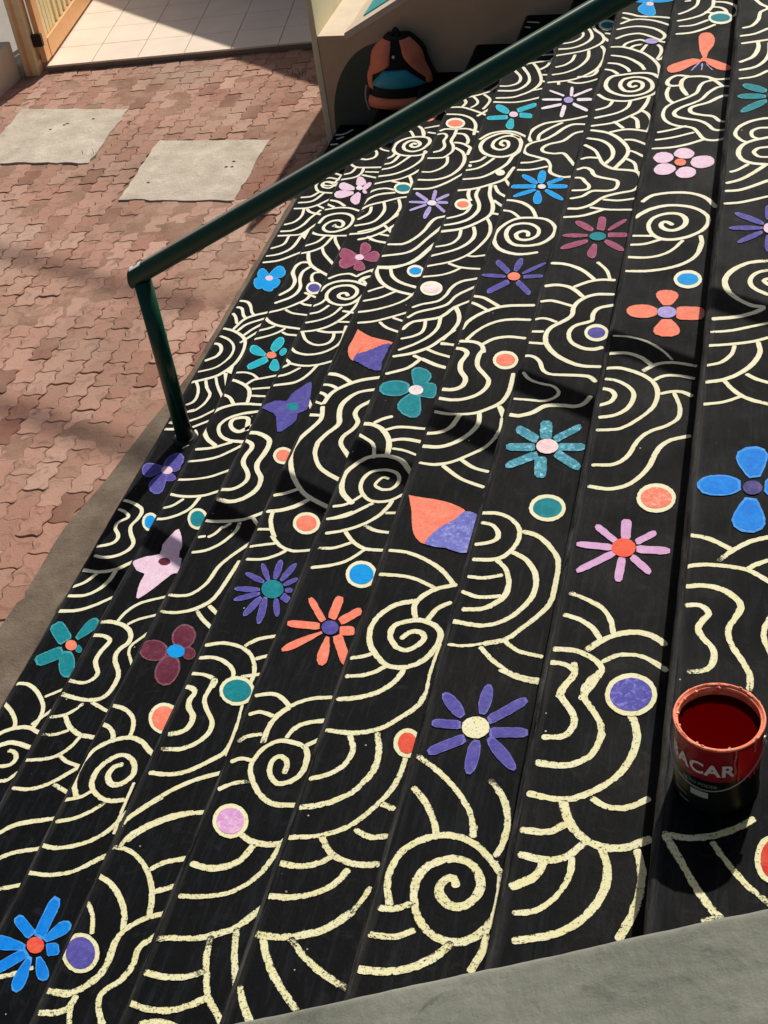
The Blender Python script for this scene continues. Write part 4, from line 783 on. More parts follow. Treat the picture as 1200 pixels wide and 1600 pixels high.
2;wine;azure;774 1031 776 1018 771 1007 761 1000 747 998 733 1003 720 1012 712 1024 711 1037 715 1049 726 1056 740 1058 754 1053 767 1044;706 1047 690 1060 668 1070 648 1072 629 1067 614 1057 610 1034 619 1008 639 987 660 978 680 976 699 979 713 991 720 1005;759 1037 773 1042 785 1054 790 1073 790 1094 784 1117 766 1141 742 1155 720 1154 709 1141 703 1123 702 1102 710 1078 721 1059;727 1012 713 1002 703 984 700 959 703 933 712 907 732 884 756 874 776 880 785 899 789 922 788 948 778 975 766 995;767 1019 774 1010 783 1001 793 997 803 996 811 999 816 1010 815 1025 807 1040 798 1048 788 1053 778 1054 770 1050 765 1044
3;indigo;teal;1100 1196 1102 1178 1096 1162 1083 1152 1067 1150 1049 1157 1034 1171 1025 1189 1022 1208 1028 1224 1041 1234 1058 1236 1076 1229 1091 1215;1024 1229 1015 1237 1002 1246 986 1254 971 1261 956 1265 947 1263 947 1256 956 1246 970 1237 985 1228 1001 1222 1015 1218 1024 1218;1041 1235 1037 1246 1030 1261 1021 1278 1011 1293 1000 1307 991 1313 987 1310 989 1298 996 1282 1005 1266 1016 1250 1026 1237 1034 1229;1061 1239 1064 1249 1066 1265 1066 1284 1064 1303 1060 1322 1054 1335 1047 1338 1041 1328 1040 1312 1040 1293 1042 1273 1046 1255 1050 1243;1082 1232 1089 1240 1097 1253 1103 1270 1108 1288 1111 1306 1110 1321 1104 1326 1096 1319 1088 1305 1082 1288 1076 1271 1074 1253 1073 1240;1097 1212 1103 1213 1112 1218 1120 1225 1127 1232 1133 1241 1134 1250 1131 1255 1124 1255 1115 1250 1107 1244 1100 1236 1094 1227 1091 1220;1108 1187 1112 1184 1117 1182 1122 1182 1127 1183 1131 1186 1132 1192 1131 1198 1126 1203 1121 1205 1116 1205 1111 1204 1107 1201 1105 1197;1101 1156 1104 1150 1109 1146 1115 1142 1121 1138 1126 1135 1131 1138 1135 1153 1133 1161 1128 1166 1122 1170 1116 1175 1111 1179 1106 1178;1083 1151 1083 1140 1086 1125 1091 1109 1097 1093 1104 1079 1112 1070 1118 1071 1119 1082 1117 1096 1112 1112 1106 1129 1099 1143 1092 1152;1045 1156 1042 1142 1042 1120 1044 1096 1047 1071 1052 1048 1060 1032 1067 1031 1072 1044 1073 1065 1071 1089 1068 1114 1062 1137 1057 1153;1031 1157 1023 1149 1015 1135 1007 1117 1002 1099 998 1080 1000 1065 1006 1060 1015 1066 1024 1080 1031 1097 1037 1116 1040 1135 1041 1149;1023 1175 1012 1173 996 1169 980 1161 965 1153 952 1143 946 1133 949 1127 961 1126 976 1131 992 1138 1008 1147 1020 1156 1028 1165;1018 1192 1007 1195 990 1197 973 1197 955 1195 940 1192 932 1185 934 1178 946 1173 963 1172 980 1172 997 1173 1012 1177 1022 1181
2;bluestrong;red;766 -83 768 -93 765 -103 757 -109 746 -111 734 -108 723 -100 716 -90 713 -79 716 -70 724 -64 735 -62 747 -65 758 -72;752 -66 757 -52 757 -29 757 -4 758 22 756 46 748 64 729 70 721 56 719 33 719 7 719 -19 719 -41 724 -58;724 -50 718 -41 705 -32 691 -22 677 -12 663 -4 651 -3 643 -16 648 -28 660 -38 674 -48 689 -58 701 -67 712 -70;713 -88 699 -84 678 -79 655 -74 632 -71 613 -74 603 -85 608 -100 625 -111 645 -115 666 -114 687 -110 705 -106 717 -103;716 -100 703 -106 690 -119 675 -134 660 -150 648 -164 644 -178 658 -189 672 -185 687 -173 702 -158 717 -143 730 -129 736 -117;734 -119 731 -131 727 -149 724 -169 722 -190 726 -210 736 -224 750 -228 760 -218 763 -200 761 -178 756 -156 752 -136 748 -123;758 -120 762 -129 767 -142 774 -157 782 -170 794 -181 807 -185 818 -179 819 -168 813 -155 802 -143 790 -131 777 -121 769 -115;786 -109 792 -112 798 -110 805 -108 812 -106 817 -103 817 -94 806 -76 798 -70 791 -70 784 -72 777 -74 771 -76 770 -82;767 -73 775 -68 788 -60 801 -50 813 -39 819 -25 816 -10 804 0 789 -1 777 -10 769 -24 762 -39 757 -54 754 -64
6;indigo;cream;1977 296 1977 281 1969 268 1957 259 1942 258 1928 262 1916 273 1910 287 1910 303 1918 316 1930 324 1945 326 1960 321 1971 310;1911 329 1906 341 1898 357 1886 372 1873 385 1859 394 1847 396 1842 388 1845 373 1854 357 1866 342 1879 329 1892 320 1902 316;1958 334 1963 344 1967 361 1968 380 1967 400 1964 419 1957 433 1948 434 1941 424 1937 406 1936 387 1937 367 1940 349 1945 336;1976 307 1988 314 2002 328 2019 343 2035 359 2049 374 2056 389 2048 402 2035 398 2019 385 2003 369 1987 353 1972 339 1965 326;1981 269 1993 266 2009 269 2027 271 2045 273 2062 276 2071 284 2069 300 2057 305 2040 304 2022 302 2004 300 1988 298 1977 293;1976 258 1982 243 1995 224 2010 206 2026 190 2042 177 2055 173 2060 181 2055 197 2043 215 2029 234 2012 251 1996 263 1984 270;1946 255 1941 244 1937 225 1936 204 1937 184 1940 165 1947 151 1956 150 1963 161 1967 178 1968 199 1968 220 1965 239 1960 253;1919 268 1907 264 1893 254 1877 243 1861 231 1847 220 1841 207 1848 194 1861 195 1875 204 1891 215 1907 226 1922 236 1929 247;1905 306 1896 309 1883 309 1869 308 1855 308 1842 306 1834 300 1836 286 1846 281 1859 280 1873 280 1887 281 1900 281 1908 285
"""
# ------------------------------------------------------------------ materials
def m_black():
    mt, nt, b = new_mat('black_masonry_paint', rough=.75, spec=.065)
    n1 = noise_n(nt, 3.2, 7, .65); n2 = noise_n(nt, 60, 5, .7); n3 = noise_n(nt, 14, 6, .6, dist=1.5)
    c = ramp(nt, n1, [(.35, (.0016, .0021, .0032)), (.62, (.0032, .0040, .0056)), (.8, (.009, .010, .0125))])
    c = mixc(nt, c, (.024, .024, .027, 1), ramp(nt, n3, [(.58, (0, 0, 0)), (.78, (.6, .6, .6))]))
    # pale streaks along the rounded front edge
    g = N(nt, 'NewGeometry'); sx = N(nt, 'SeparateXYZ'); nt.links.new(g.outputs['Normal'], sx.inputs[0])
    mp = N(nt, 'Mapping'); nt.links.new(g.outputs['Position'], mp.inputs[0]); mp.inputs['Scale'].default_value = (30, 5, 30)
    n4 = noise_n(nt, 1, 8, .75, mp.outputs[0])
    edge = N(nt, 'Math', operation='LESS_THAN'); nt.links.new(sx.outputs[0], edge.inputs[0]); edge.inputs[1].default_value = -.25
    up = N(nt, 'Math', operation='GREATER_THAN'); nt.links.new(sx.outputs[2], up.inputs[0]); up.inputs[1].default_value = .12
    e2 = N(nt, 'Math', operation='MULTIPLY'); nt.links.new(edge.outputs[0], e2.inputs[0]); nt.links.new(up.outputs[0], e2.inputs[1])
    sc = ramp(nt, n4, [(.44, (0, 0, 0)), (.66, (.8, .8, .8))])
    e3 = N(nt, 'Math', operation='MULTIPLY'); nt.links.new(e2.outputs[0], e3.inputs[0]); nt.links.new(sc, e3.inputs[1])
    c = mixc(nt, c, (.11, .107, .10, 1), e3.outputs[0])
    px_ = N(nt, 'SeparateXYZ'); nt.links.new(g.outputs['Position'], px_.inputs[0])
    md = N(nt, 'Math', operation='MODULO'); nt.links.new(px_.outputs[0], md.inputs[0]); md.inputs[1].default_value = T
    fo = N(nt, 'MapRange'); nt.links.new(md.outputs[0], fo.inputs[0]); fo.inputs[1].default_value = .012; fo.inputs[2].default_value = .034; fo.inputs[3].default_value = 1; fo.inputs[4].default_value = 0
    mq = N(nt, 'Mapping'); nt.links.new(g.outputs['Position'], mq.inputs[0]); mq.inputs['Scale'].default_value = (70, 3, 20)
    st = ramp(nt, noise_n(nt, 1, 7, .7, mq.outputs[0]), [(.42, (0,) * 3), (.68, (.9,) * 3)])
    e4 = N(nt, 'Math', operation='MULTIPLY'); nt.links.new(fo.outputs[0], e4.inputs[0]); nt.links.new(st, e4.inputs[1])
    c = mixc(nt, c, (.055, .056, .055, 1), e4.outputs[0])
    mr_ = N(nt, 'Mapping'); nt.links.new(g.outputs['Position'], mr_.inputs[0]); mr_.inputs['Scale'].default_value = (40, 4, 20)
    c = mixc(nt, c, (.015, .018, .023, 1), ramp(nt, noise_n(nt, 1, 6, .7, mr_.outputs[0], 1.), [(.5, (0,) * 3), (.75, (.8,) * 3)]))
    # spilt specks
    v = N(nt, 'TexVoronoi'); v.inputs['Scale'].default_value = 17; nt.links.new(g.outputs['Position'], v.inputs['Vector'])
    sp = ramp(nt, v.outputs['Distance'], [(.035, (1, 1, 1)), (.05, (0, 0, 0))])
    few = ramp(nt, noise_n(nt, 2.1, 2, .5), [(.52, (0, 0, 0)), (.56, (.9, .9, .9))])
    s2 = N(nt, 'Math', operation='MULTIPLY'); nt.links.new(sp, s2.inputs[0]); nt.links.new(few, s2.inputs[1])
    c = mixc(nt, c, (.6, .58, .5, 1), s2.outputs[0])
    nt.links.new(c, b.inputs['Base Color'])
    nt.links.new(ramp(nt, n1, [(.3, (.5,) * 3), (.75, (.8,) * 3)]), b.inputs['Roughness'])
    bump(nt, b, mixc(nt, n2, n3, .35), .45, .004)
    return mt
def m_paint(name, col, col2=None, wear=.5, streak=0., rough=.6):
    """brushed paint: slight tone shifts, pinholes where the black shows through"""
    mt, nt, b = new_mat(name, col, rough, .08)
    col2 = col2 or tuple(x * .78 for x in col)
    n1 = noise_n(nt, 26, 6, .7, dist=1.); n2 = noise_n(nt, 120, 5, .75); n3 = noise_n(nt, 55, 7, .75, dist=.6)
    c = mixc(nt, (*col, 1), (*col2, 1), ramp(nt, n1, [(.4, (0,) * 3), (.62, (1,) * 3)]))
    c = mixc(nt, c, (*[x * .55 for x in col], 1), ramp(nt, noise_n(nt, 44, 6, .75, dist=2.), [(.52, (0,) * 3), (.72, (.6,) * 3)]))
    if streak: c = mixc(nt, c, (*[min(1, x * 2.2 + .25) for x in col], 1), ramp(nt, n3, [(.5, (0,) * 3), (.66, (streak,) * 3)]))
    big = noise_n(nt, 1.3, 2, .5)
    thr = N(nt, 'Math', operation='MULTIPLY_ADD'); nt.links.new(big, thr.inputs[0]); thr.inputs[1].default_value = .35 * wear
    thr.inputs[2].default_value = .0
    sm = N(nt, 'Math', operation='ADD'); nt.links.new(n2, sm.inputs[0]); nt.links.new(thr.outputs[0], sm.inputs[1])
    hole = ramp(nt, sm.outputs[0], [(.72, (0,) * 3), (.80, (1,) * 3)])
    c = mixc(nt, c, (.03, .03, .025, 1), hole)
    nt.links.new(c, b.inputs['Base Color']); bump(nt, b, n2, .35, .002)
    return mt
def m_cream():
    mt, nt, b = new_mat('cream_paint', (.8, .78, .6), .6, .15)
    g = N(nt, 'NewGeometry')
    n1 = noise_n(nt, 1.1, 3, .5); n2 = noise_n(nt, 150, 4, .8); n3 = noise_n(nt, 22, 5, .6)
    at = N(nt, 'Attribute'); at.attribute_name = 'thick'
    sx = N(nt, 'SeparateXYZ'); nt.links.new(g.outputs['Position'], sx.inputs[0])
    yl = N(nt, 'MapRange'); nt.links.new(sx.outputs[1], yl.inputs[0]); yl.inputs[1].default_value = 3.2; yl.inputs[2].default_value = -.2
    c = mixc(nt, (.84, .83, .68, 1), (.74, .72, .40, 1), yl.outputs[0])     # yellower towards the near end
    c = mixc(nt, c, (.86, .85, .72, 1), ramp(nt, n3, [(.4, (0,) * 3), (.7, (.5,) * 3)]))
    c = mixc(nt, c, (.66, .58, .30, 1), ramp(nt, noise_n(nt, 9, 5, .7), [(.55, (0,) * 3), (.75, (.45,) * 3)]))
    # worn-through pinholes, more of them on the last strokes at the near end and at brush ends
    wr = N(nt, 'MapRange'); nt.links.new(sx.outputs[1], wr.inputs[0]); wr.inputs[1].default_value = 2.5; wr.inputs[2].default_value = -.3
    wr.inputs[3].default_value = 0; wr.inputs[4].default_value = .165
    a1 = N(nt, 'Math', operation='MULTIPLY_ADD'); nt.links.new(at.outputs['Fac'], a1.inputs[0]); a1.inputs[1].default_value = .32
    nt.links.new(wr.outputs[0], a1.inputs[2])
    a2 = N(nt, 'Math', operation='ADD'); nt.links.new(a1.outputs[0], a2.inputs[0]); nt.links.new(n2, a2.inputs[1])
    a3 = N(nt, 'Math', operation='MULTIPLY_ADD'); nt.links.new(n1, a3.inputs[0]); a3.inputs[1].default_value = .14; nt.links.new(a2.outputs[0], a3.inputs[2])
    # bristle streaks running along each stroke, thinnest towards its two edges
    av = N(nt, 'Attribute'); av.attribute_name = 'across'; au = N(nt, 'Attribute'); au.attribute_name = 'along'
    cv = N(nt, 'CombineXYZ'); nt.links.new(au.outputs['Fac'], cv.inputs[0]); nt.links.new(av.outputs['Fac'], cv.inputs[1])
    mp = N(nt, 'Mapping'); nt.links.new(cv.outputs[0], mp.inputs[0]); mp.inputs['Scale'].default_value = (34, 2.6, 1)
    br = noise_n(nt, 1, 6, .7, mp.outputs[0])
    ab = N(nt, 'Math', operation='ABSOLUTE'); nt.links.new(av.outputs['Fac'], ab.inputs[0])
    pw = N(nt, 'Math', operation='POWER'); nt.links.new(ab.outputs[0], pw.inputs[0]); pw.inputs[1].default_value = 5
    m1 = N(nt, 'Math', operation='MULTIPLY_ADD'); nt.links.new(pw.outputs[0], m1.inputs[0]); m1.inputs[1].default_value = .10; nt.links.new(a3.outputs[0], m1.inputs[2])
    m2 = N(nt, 'Math', operation='MULTIPLY_ADD'); nt.links.new(br, m2.inputs[0]); m2.inputs[1].default_value = .45; nt.links.new(m1.outputs[0], m2.inputs[2])
    c = mixc(nt, c, (.60, .56, .36, 1), ramp(nt, br, [(.50, (0,) * 3), (.72, (.6,) * 3)]))
    c = mixc(nt, c, (.92, .91, .80, 1), ramp(nt, br, [(.26, (.6,) * 3), (.42, (0,) * 3)]))
    hole = ramp(nt, m2.outputs[0], [(1.0, (0,) * 3), (1.0, (1,) * 3)])
    th = N(nt, 'MapRange'); nt.links.new(m2.outputs[0], th.inputs[0]); th.inputs[1].default_value = 1.01; th.inputs[2].default_value = 1.09
    hole = th.outputs[0]
    c = mixc(nt, c, (.035, .035, .025, 1), hole)
    nt.links.new(c, b.inputs['Base Color']); bump(nt, b, n2, .4, .002)
    return mt
M = {}
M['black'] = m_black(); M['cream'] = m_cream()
for nme, col, col2, st in (('white', (.82, .78, .84), (.75, .66, .80), 0), ('lilac', (.33, .28, .68), (.42, .38, .72), .2),
        ('pink', (.76, .52, .72), (.80, .62, .76), .25), ('coral', (.86, .20, .13), (.84, .27, .18), .12),
        ('azure', (.002, .28, .80), (.002, .36, .85), 0), ('bluestrong', (.002, .18, .72), (.002, .24, .80), .06),
        ('cyan', (.01, .38, .50), (.02, .46, .62), .1), ('teal', (.004, .19, .24), (.008, .25, .31), .06),
        ('navy', (.01, .015, .05), None, 0), ('navypurple', (.04, .035, .17), (.08, .07, .26), .3),
        ('indigo', (.070, .062, .31), (.10, .09, .38), .15), ('indigostripe', (.07, .07, .36), (.10, .09, .42), .6),
        ('periwinkle', (.13, .14, .52), (.18, .20, .60), .6), ('rose', (.27, .055, .12), (.33, .09, .17), .1),
        ('wine', (.10, .014, .035), (.14, .03, .06), .1), ('steel', (.04, .22, .32), (.06, .30, .40), 1.0),
        ('pinkwhite', (.80, .55, .60), (.85, .70, .74), .3), ('whitepink', (.85, .80, .80), (.78, .55, .72), .2),
        ('lilacpink', (.62, .34, .62), (.66, .40, .66), .1), ('redorange', (.82, .10, .05), (.80, .14, .08), 0),
        ('coralstripe', (.84, .24, .17), (.84, .20, .12), .6), ('orchid', (.62, .30, .62), (.70, .40, .68), .4),
        ('red', (.75, .07, .05), (.75, .15, .08), 0), ('redglow', (.60, .03, .02), (.65, .10, .06), 0)):
    M[nme] = m_paint(nme + '_paint', col, col2, .35, st)
def m_concrete(name, c1, c2, c3, rough=.85, bs=.5, sc=1.):
    mt, nt, b = new_mat(name, c1, rough, .3)
    n1 = noise_n(nt, 2.5 * sc, 8, .65); n2 = noise_n(nt, 40 * sc, 6, .7); n3 = noise_n(nt, 9 * sc, 7, .6, dist=1.2)
    c = ramp(nt, n1, [(.3, c1), (.55, c2), (.75, c3)])
    c = mixc(nt, c, tuple(x * .45 for x in c1) + (1,), ramp(nt, n3, [(.6, (0,) * 3), (.78, (.7,) * 3)]))
    c = mixc(nt, c, tuple(min(1, x * 1.5) for x in c3) + (1,), ramp(nt, n2, [(.62, (0,) * 3), (.8, (.4,) * 3)]))
    nt.links.new(c, b.inputs['Base Color']); bump(nt, b, mixc(nt, n2, n3, .5), bs, .012)
    return mt
M['wallgrey'] = m_concrete('grey_render', (.19, .20, .168), (.235, .248, .21), (.29, .30, .26), .85, .5)
M['kerb'] = m_concrete('old_concrete', (.11, .082, .062), (.17, .132, .10), (.235, .19, .148), .9, .8, 2.2)
M['slab'] = m_concrete('pale_concrete', (.44, .38, .31), (.58, .51, .43), (.74, .67, .58), .9, .9, 2.0)
M['dirt'] = m_concrete('dark_joint_sand', (.10, .06, .04), (.17, .10, .07), (.26, .17, .125), .95, .6)
M['sand'] = m_concrete('washed_joint_sand', (.22, .125, .088), (.34, .205, .15), (.44, .28, .215), .95, .8, 1.8)
def m_paver():
    mt, nt, b = new_mat('red_concrete_paver', (.4, .26, .2), .82, .3)
    at = N(nt, 'Attribute'); at.attribute_name = 'tone'
    n1 = noise_n(nt, 1.6, 6, .6); n2 = noise_n(nt, 90, 6, .75); n3 = noise_n(nt, 11, 7, .65, dist=1.4); n4 = noise_n(nt, .8, 3, .5)
    base = ramp(nt, at.outputs['Fac'], [(0, (.21, .085, .06)), (.3, (.36, .18, .13)), (.65, (.46, .255, .195)), (1, (.54, .34, .27))])
    c = mixc(nt, base, (.36, .24, .17, 1), ramp(nt, n1, [(.42, (0,) * 3), (.70, (.6,) * 3)]))
    c = mixc(nt, c, (.15, .085, .058, 1), ramp(nt, n3, [(.52, (0,) * 3), (.70, (.75,) * 3)]))
    c = mixc(nt, c, (.62, .46, .36, 1), ramp(nt, n2, [(.60, (0,) * 3), (.82, (.55,) * 3)]))
    c = mixc(nt, c, (.13, .09, .07, 1), ramp(nt, noise_n(nt, .55, 5, .6, dist=.8), [(.52, (0,) * 3), (.78, (.6,) * 3)]))
    c = mixc(nt, c, (.62, .50, .42, 1), ramp(nt, n4, [(.52, (0,) * 3), (.75, (.5,) * 3)]))
    nt.links.new(c, b.inputs['Base Color']); bump(nt, b, mixc(nt, n2, n3, .45), .8, .009)
    return mt
M['paver'] = m_paver()
def simple(name, col, rough=.5, spec=.5, metal=0, nz=None, bs=0):
    mt, nt, b = new_mat(name, col, rough, spec, metal)
    if nz:
        n1 = noise_n(nt, nz, 6, .65)
        c = mixc(nt, tuple(x * .8 for x in col) + (1,), tuple(min(1, x * 1.18) for x in col) + (1,), n1)
        nt.links.new(c, b.inputs['Base Color'])
        if bs: bump(nt, b, noise_n(nt, nz * 8, 5, .7), bs, .004)
    return mt
M['beige'] = simple('beige_wall_paint', (.60, .43, .27), .85, .3, 0, 6, .25)
M['beigetop'] = simple('pale_beige_capping', (.66, .55, .43), .7, .3, 0, 8, .2)
M['yellowwall'] = simple('pale_yellow_wall_paint', (.74, .68, .46), .7, .3, 0, 8, .2)
M['archgreen'] = simple('dark_green_wall_paint', (.075, .095, .07), .7, .3, 0, 8)
M['archbrown'] = simple('rust_brown_wall_paint', (.34, .10, .045), .7, .3, 0, 8)
M['tealpanel'] = simple('teal_wall_paint', (.02, .32, .38), .5, .4, 0, 5)
M['tile'] = simple('ivory_floor_tile', (.86, .73, .62), .5, .3, 0, 2.5)
M['grout'] = simple('tile_grout', (.30, .24, .19), .9, .2)
M['wood'] = simple('varnished_light_wood', (.95, .72, .40), .55, .4, 0, 14, .15)
M['wood2'] = simple('orange_varnished_wood', (.86, .46, .21), .55, .4, 0, 14, .15)
M['greywall'] = simple('pale_grey_render', (.36, .33, .31), .85, .3, 0, 5, .5)
M['iron'] = simple('dark_iron', (.03, .022, .018), .5, .5, .6)
M['occluder'] = simple('dark_occluder_sheet', (.1, .09, .08), .7, .3)

def m_green():
    mt, nt, b = new_mat('dark_green_gloss_enamel', (.003, .030, .017), .3, .4)
    n1 = noise_n(nt, 30, 6, .7); n2 = noise_n(nt, 4, 4, .6)
    c = mixc(nt, (.002, .050, .024, 1), (.004, .075, .036, 1), n2)
    nt.links.new(c, b.inputs['Base Color']); bump(nt, b, n1, .08, .003)
    b.inputs['Coat Weight'].default_value = .15; b.inputs['Coat Roughness'].default_value = .12
    return mt
M['green'] = m_green()
def m_rail():
    mt = M['green'].copy(); mt.name = 'brushed_green_enamel'; nt = mt.node_tree; b = nt.nodes['Principled BSDF']
    b.inputs['Roughness'].default_value = .40; b.inputs['Anisotropic'].default_value = 1.0; b.inputs['Specular IOR Level'].default_value = .6
    b.inputs['Coat Weight'].default_value = 0
    cx = N(nt, 'CombineXYZ'); cx.inputs[0].default_value = .8823; cx.inputs[2].default_value = .4707
    nt.links.new(cx.outputs[0], b.inputs['Tangent'])
    return mt
M['rail'] = m_rail()

# ------------------------------------------------------------------ ground, paving, edging
bm = bmesh.new()
for X0, X1, Y0, Y1 in ((-40, 40, -40, 60),):
    q = [bm.verts.new(p) for p in ((X0, Y0, -.009), (X1, Y0, -.009), (X1, Y1, -.009), (X0, Y1, -.009))]; bm.faces.new(q)
tag(obj('ground', bm, M['dirt']), kind='structure')

SL1 = [(-1.293, 5.935), (-.520, 5.915), (-.495, 5.093), (-1.250, 5.112)]
SL2 = [(-2.556, 6.479), (-1.712, 6.440), (-1.670, 5.618), (-2.500, 5.637)]
ang = R_(8.6); PO = Vector((-2.66, 7.15, 0)); PU = Vector((math.cos(ang), math.sin(ang), 0)); PV = Vector((-math.sin(ang), math.cos(ang), 0))
def inside(p, poly_, grow=.0):
    c = Vector((sum(q[0] for q in poly_) / 4, sum(q[1] for q in poly_) / 4)); res = True; n = len(poly_); s = None
    for i in range(n):
        a = Vector(poly_[i]); a = c + (a - c) * (1 + grow); b_ = Vector(poly_[(i + 1) % n]); b_ = c + (b_ - c) * (1 + grow)
        cr = (b_ - a).cross(Vector(p) - a)
        if s is None: s = cr > 0
        elif (cr > 0) != s: return False
    return True
bm = bmesh.new(); lay = bm.faces.layers.float.new('tone')
PW, PL = .112, .205
def zig(t, amp, ph): # edge wobble of an interlocking paver, period 1
    x = (t * 2 + ph) % 1.0
    return amp * (1 if x < .5 else -1) * (1 - abs(((x * 4) % 2) - 1) ** 3)
for i in range(0, 42):
    for j in range(-10, 46):
        cx = -.055 - (i + .5) * PW; cy = j * PL + (PL / 2 if i % 2 else 0)
        if cx > -.20 and cy < 2.2 or cx > -.14 and cy < 3.0: continue
        if cx < -4.7 or cy > 7.7 or cy < -1.6: continue
        if inside((cx, cy), SL1, .03) or inside((cx, cy), SL2, .03): continue
        v = (Vector((cx, cy, 0)) - PO); 
        if v.dot(PV) > .03 and v.dot(PU) > -.3: continue
        if v.dot(PU) < -.42 + .0 and v.dot(PV) > -.9: continue
        g = .0022; n = 7; out = []
        h = (noise.noise(Vector((cx * 1.1, cy * 1.1, 0))) * .006 + rng.uniform(-.0025, .0025))
        tl = Vector((rng.uniform(-.02, .02), rng.uniform(-.02, .02)))
        j1 = rng.uniform(-.003, .003); j2 = rng.uniform(-.003, .003)
        A = .0105; B = .008
        for k in range(n * 2): t = k / (n * 2); out.append((PW / 2 - g + A * math.sin(4 * math.pi * t), -PL / 2 + g + t * (PL - 2 * g)))
        for k in range(n): t = k / n; out.append((PW / 2 - g - t * (PW - 2 * g), PL / 2 - g + B * math.sin(2 * math.pi * t)))
        for k in range(n * 2): t = k / (n * 2); out.append((-PW / 2 + g + A * math.sin(4 * math.pi * (1 - t)), PL / 2 - g - t * (PL - 2 * g)))
        for k in range(n): t = k / n; out.append((-PW / 2 + g + t * (PW - 2 * g), -PL / 2 + g - B * math.sin(2 * math.pi * t) * -1 * -1))
        top = []; low = []; inn = []
        for x, y in out:
            wx, wy = cx + x + j1, cy + y + j2
            z = h + tl.x * x + tl.y * y
            nz_ = .0018 * noise.noise(Vector((wx * 60, wy * 60, 1)))
            low.append(bm.verts.new((wx + nz_, wy + nz_, -.04)))
            top.append(bm.verts.new((wx + nz_, wy + nz_, z - .0032)))
            inn.append(bm.verts.new((cx + j1 + x * .93, cy + j2 + y * .96, z)))
        tone = min(1, max(0, rng.gauss(.6, .2)))
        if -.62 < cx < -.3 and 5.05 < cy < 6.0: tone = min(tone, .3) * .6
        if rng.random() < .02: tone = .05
        m_ = len(out)
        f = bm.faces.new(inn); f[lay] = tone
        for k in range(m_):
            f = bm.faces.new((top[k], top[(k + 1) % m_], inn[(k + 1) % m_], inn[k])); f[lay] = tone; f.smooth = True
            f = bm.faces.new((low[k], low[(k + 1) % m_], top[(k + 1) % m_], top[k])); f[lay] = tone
tag(obj('brick_paving', bm, M['paver']), kind='structure')
# sand and cement washed over the joints
bm = bmesh.new(); NX, NY = 110, 220; gs = []
for i in range(NX + 1):
    row = []
    for j in range(NY + 1):
        x = -4.8 + 4.8 * i / NX; y = -1.6 + 9.2 * j / NY; p = Vector((x, y, 0))
        z = -.0048 + .0075 * noise.noise(p * 1.3) + .006 * noise.noise(p * 4.1 + Vector((5, 0, 0))) + .002 * noise.noise(p * 17)
        row.append(bm.verts.new((x, y, max(-.0085, min(z, .0035)))))
    gs.append(row)
for i in range(NX):
    for j in range(NY): bm.faces.new((gs[i][j], gs[i + 1][j], gs[i + 1][j + 1], gs[i][j + 1])).smooth = True
tag(obj('joint_sand', bm, M['sand']), kind='structure')
# mortared strip between paving and stairs
bm = bmesh.new(); nn = 80; rows = []
for i in range(nn + 1):
    y = -1.4 + (YF + .2 + 1.4) * i / nn
    tp = max(0, min(1, (y - 2.0) / 1.3)); e = -.300 + .165 * tp + .016 * noise.noise(Vector((0, y * 3, 0))) + .008 * noise.noise(Vector((0, y * 14, 0)))
    rows.append([bm.verts.new((e, y, -.034)), bm.verts.new((e + .004, y, .004)), bm.verts.new((-.12, y, .009 + .004 * noise.noise(Vector((1, y * 5, 0))))), bm.verts.new((0, y, .011))])
for a, b_ in zip(rows, rows[1:]):
    for k in range(3): bm.faces.new((a[k], b_[k], b_[k + 1], a[k + 1]))
tag(obj('concrete_edging_path', bm, M['kerb']), kind='structure')

def slab(name, P, label):
    bm = bmesh.new(); n = 14; pts = []
    for i in range(4):
        a = Vector(P[i]); b_ = Vector(P[(i + 1) % 4])
        for k in range(n):
            p = a.lerp(b_, k / n); j = .011 if k else 0.004
            pts.append((p.x + rng.uniform(-j, j), p.y + rng.uniform(-j, j)))
    c = Vector((sum(p[0] for p in P) / 4, sum(p[1] for p in P) / 4))
    pts = pts[::-1]
    poly(bm, pts, -.034, .008)
    o = obj(name, bm, M['slab'])
    tag(o, label, 'slab', 'concrete covers set in the brick paving')
    bm = bmesh.new()
    for q in range(4):
        x = c.x + rng.uniform(-.25, .25); y = c.y + rng.uniform(-.25, .25); r = .009
        poly(bm, [(x + r * 1.3 * math.cos(a * math.pi / 4), y + r * math.sin(a * math.pi / 4)) for a in range(8)], .006, .0095)
    o2 = obj('lifting_hole', bm, M['iron'], o)
    return o
slab('concrete_cover_slab', SL1, 'square pale concrete cover slab with holes, beside the red pavers near the handrail')
slab('concrete_cover_slab', SL2, 'grey square concrete cover slab nearest the wooden gate')

# ------------------------------------------------------------------ porch floor
def frame(u, v, z): return PO + PU * u + PV * v + Vector((0, 0, z))
bm = bmesh.new()
MP = Matrix(((PU.x, PV.x, 0, PO.x), (PU.y, PV.y, 0, PO.y), (0, 0, 1, 0), (0, 0, 0, 1)))
box(bm, .0, 6.0, .005, 6.0, -.034, .042, MP, 1)
for i in range(17):
    for j in range(17):
        x0 = .0 + i * .355; y0 = -.008 + j * .355
        if x0 > 5.9 or y0 > 5.9: continue
        zz = rng.uniform(-.0006, .0006)
        box(bm, x0 + .003, x0 + .352, y0 + .003, y0 + .352, .036, .05 + zz, MP, 0)
tag(obj('tiled_porch_floor', bm, [M['tile'], M['grout']]), kind='structure')

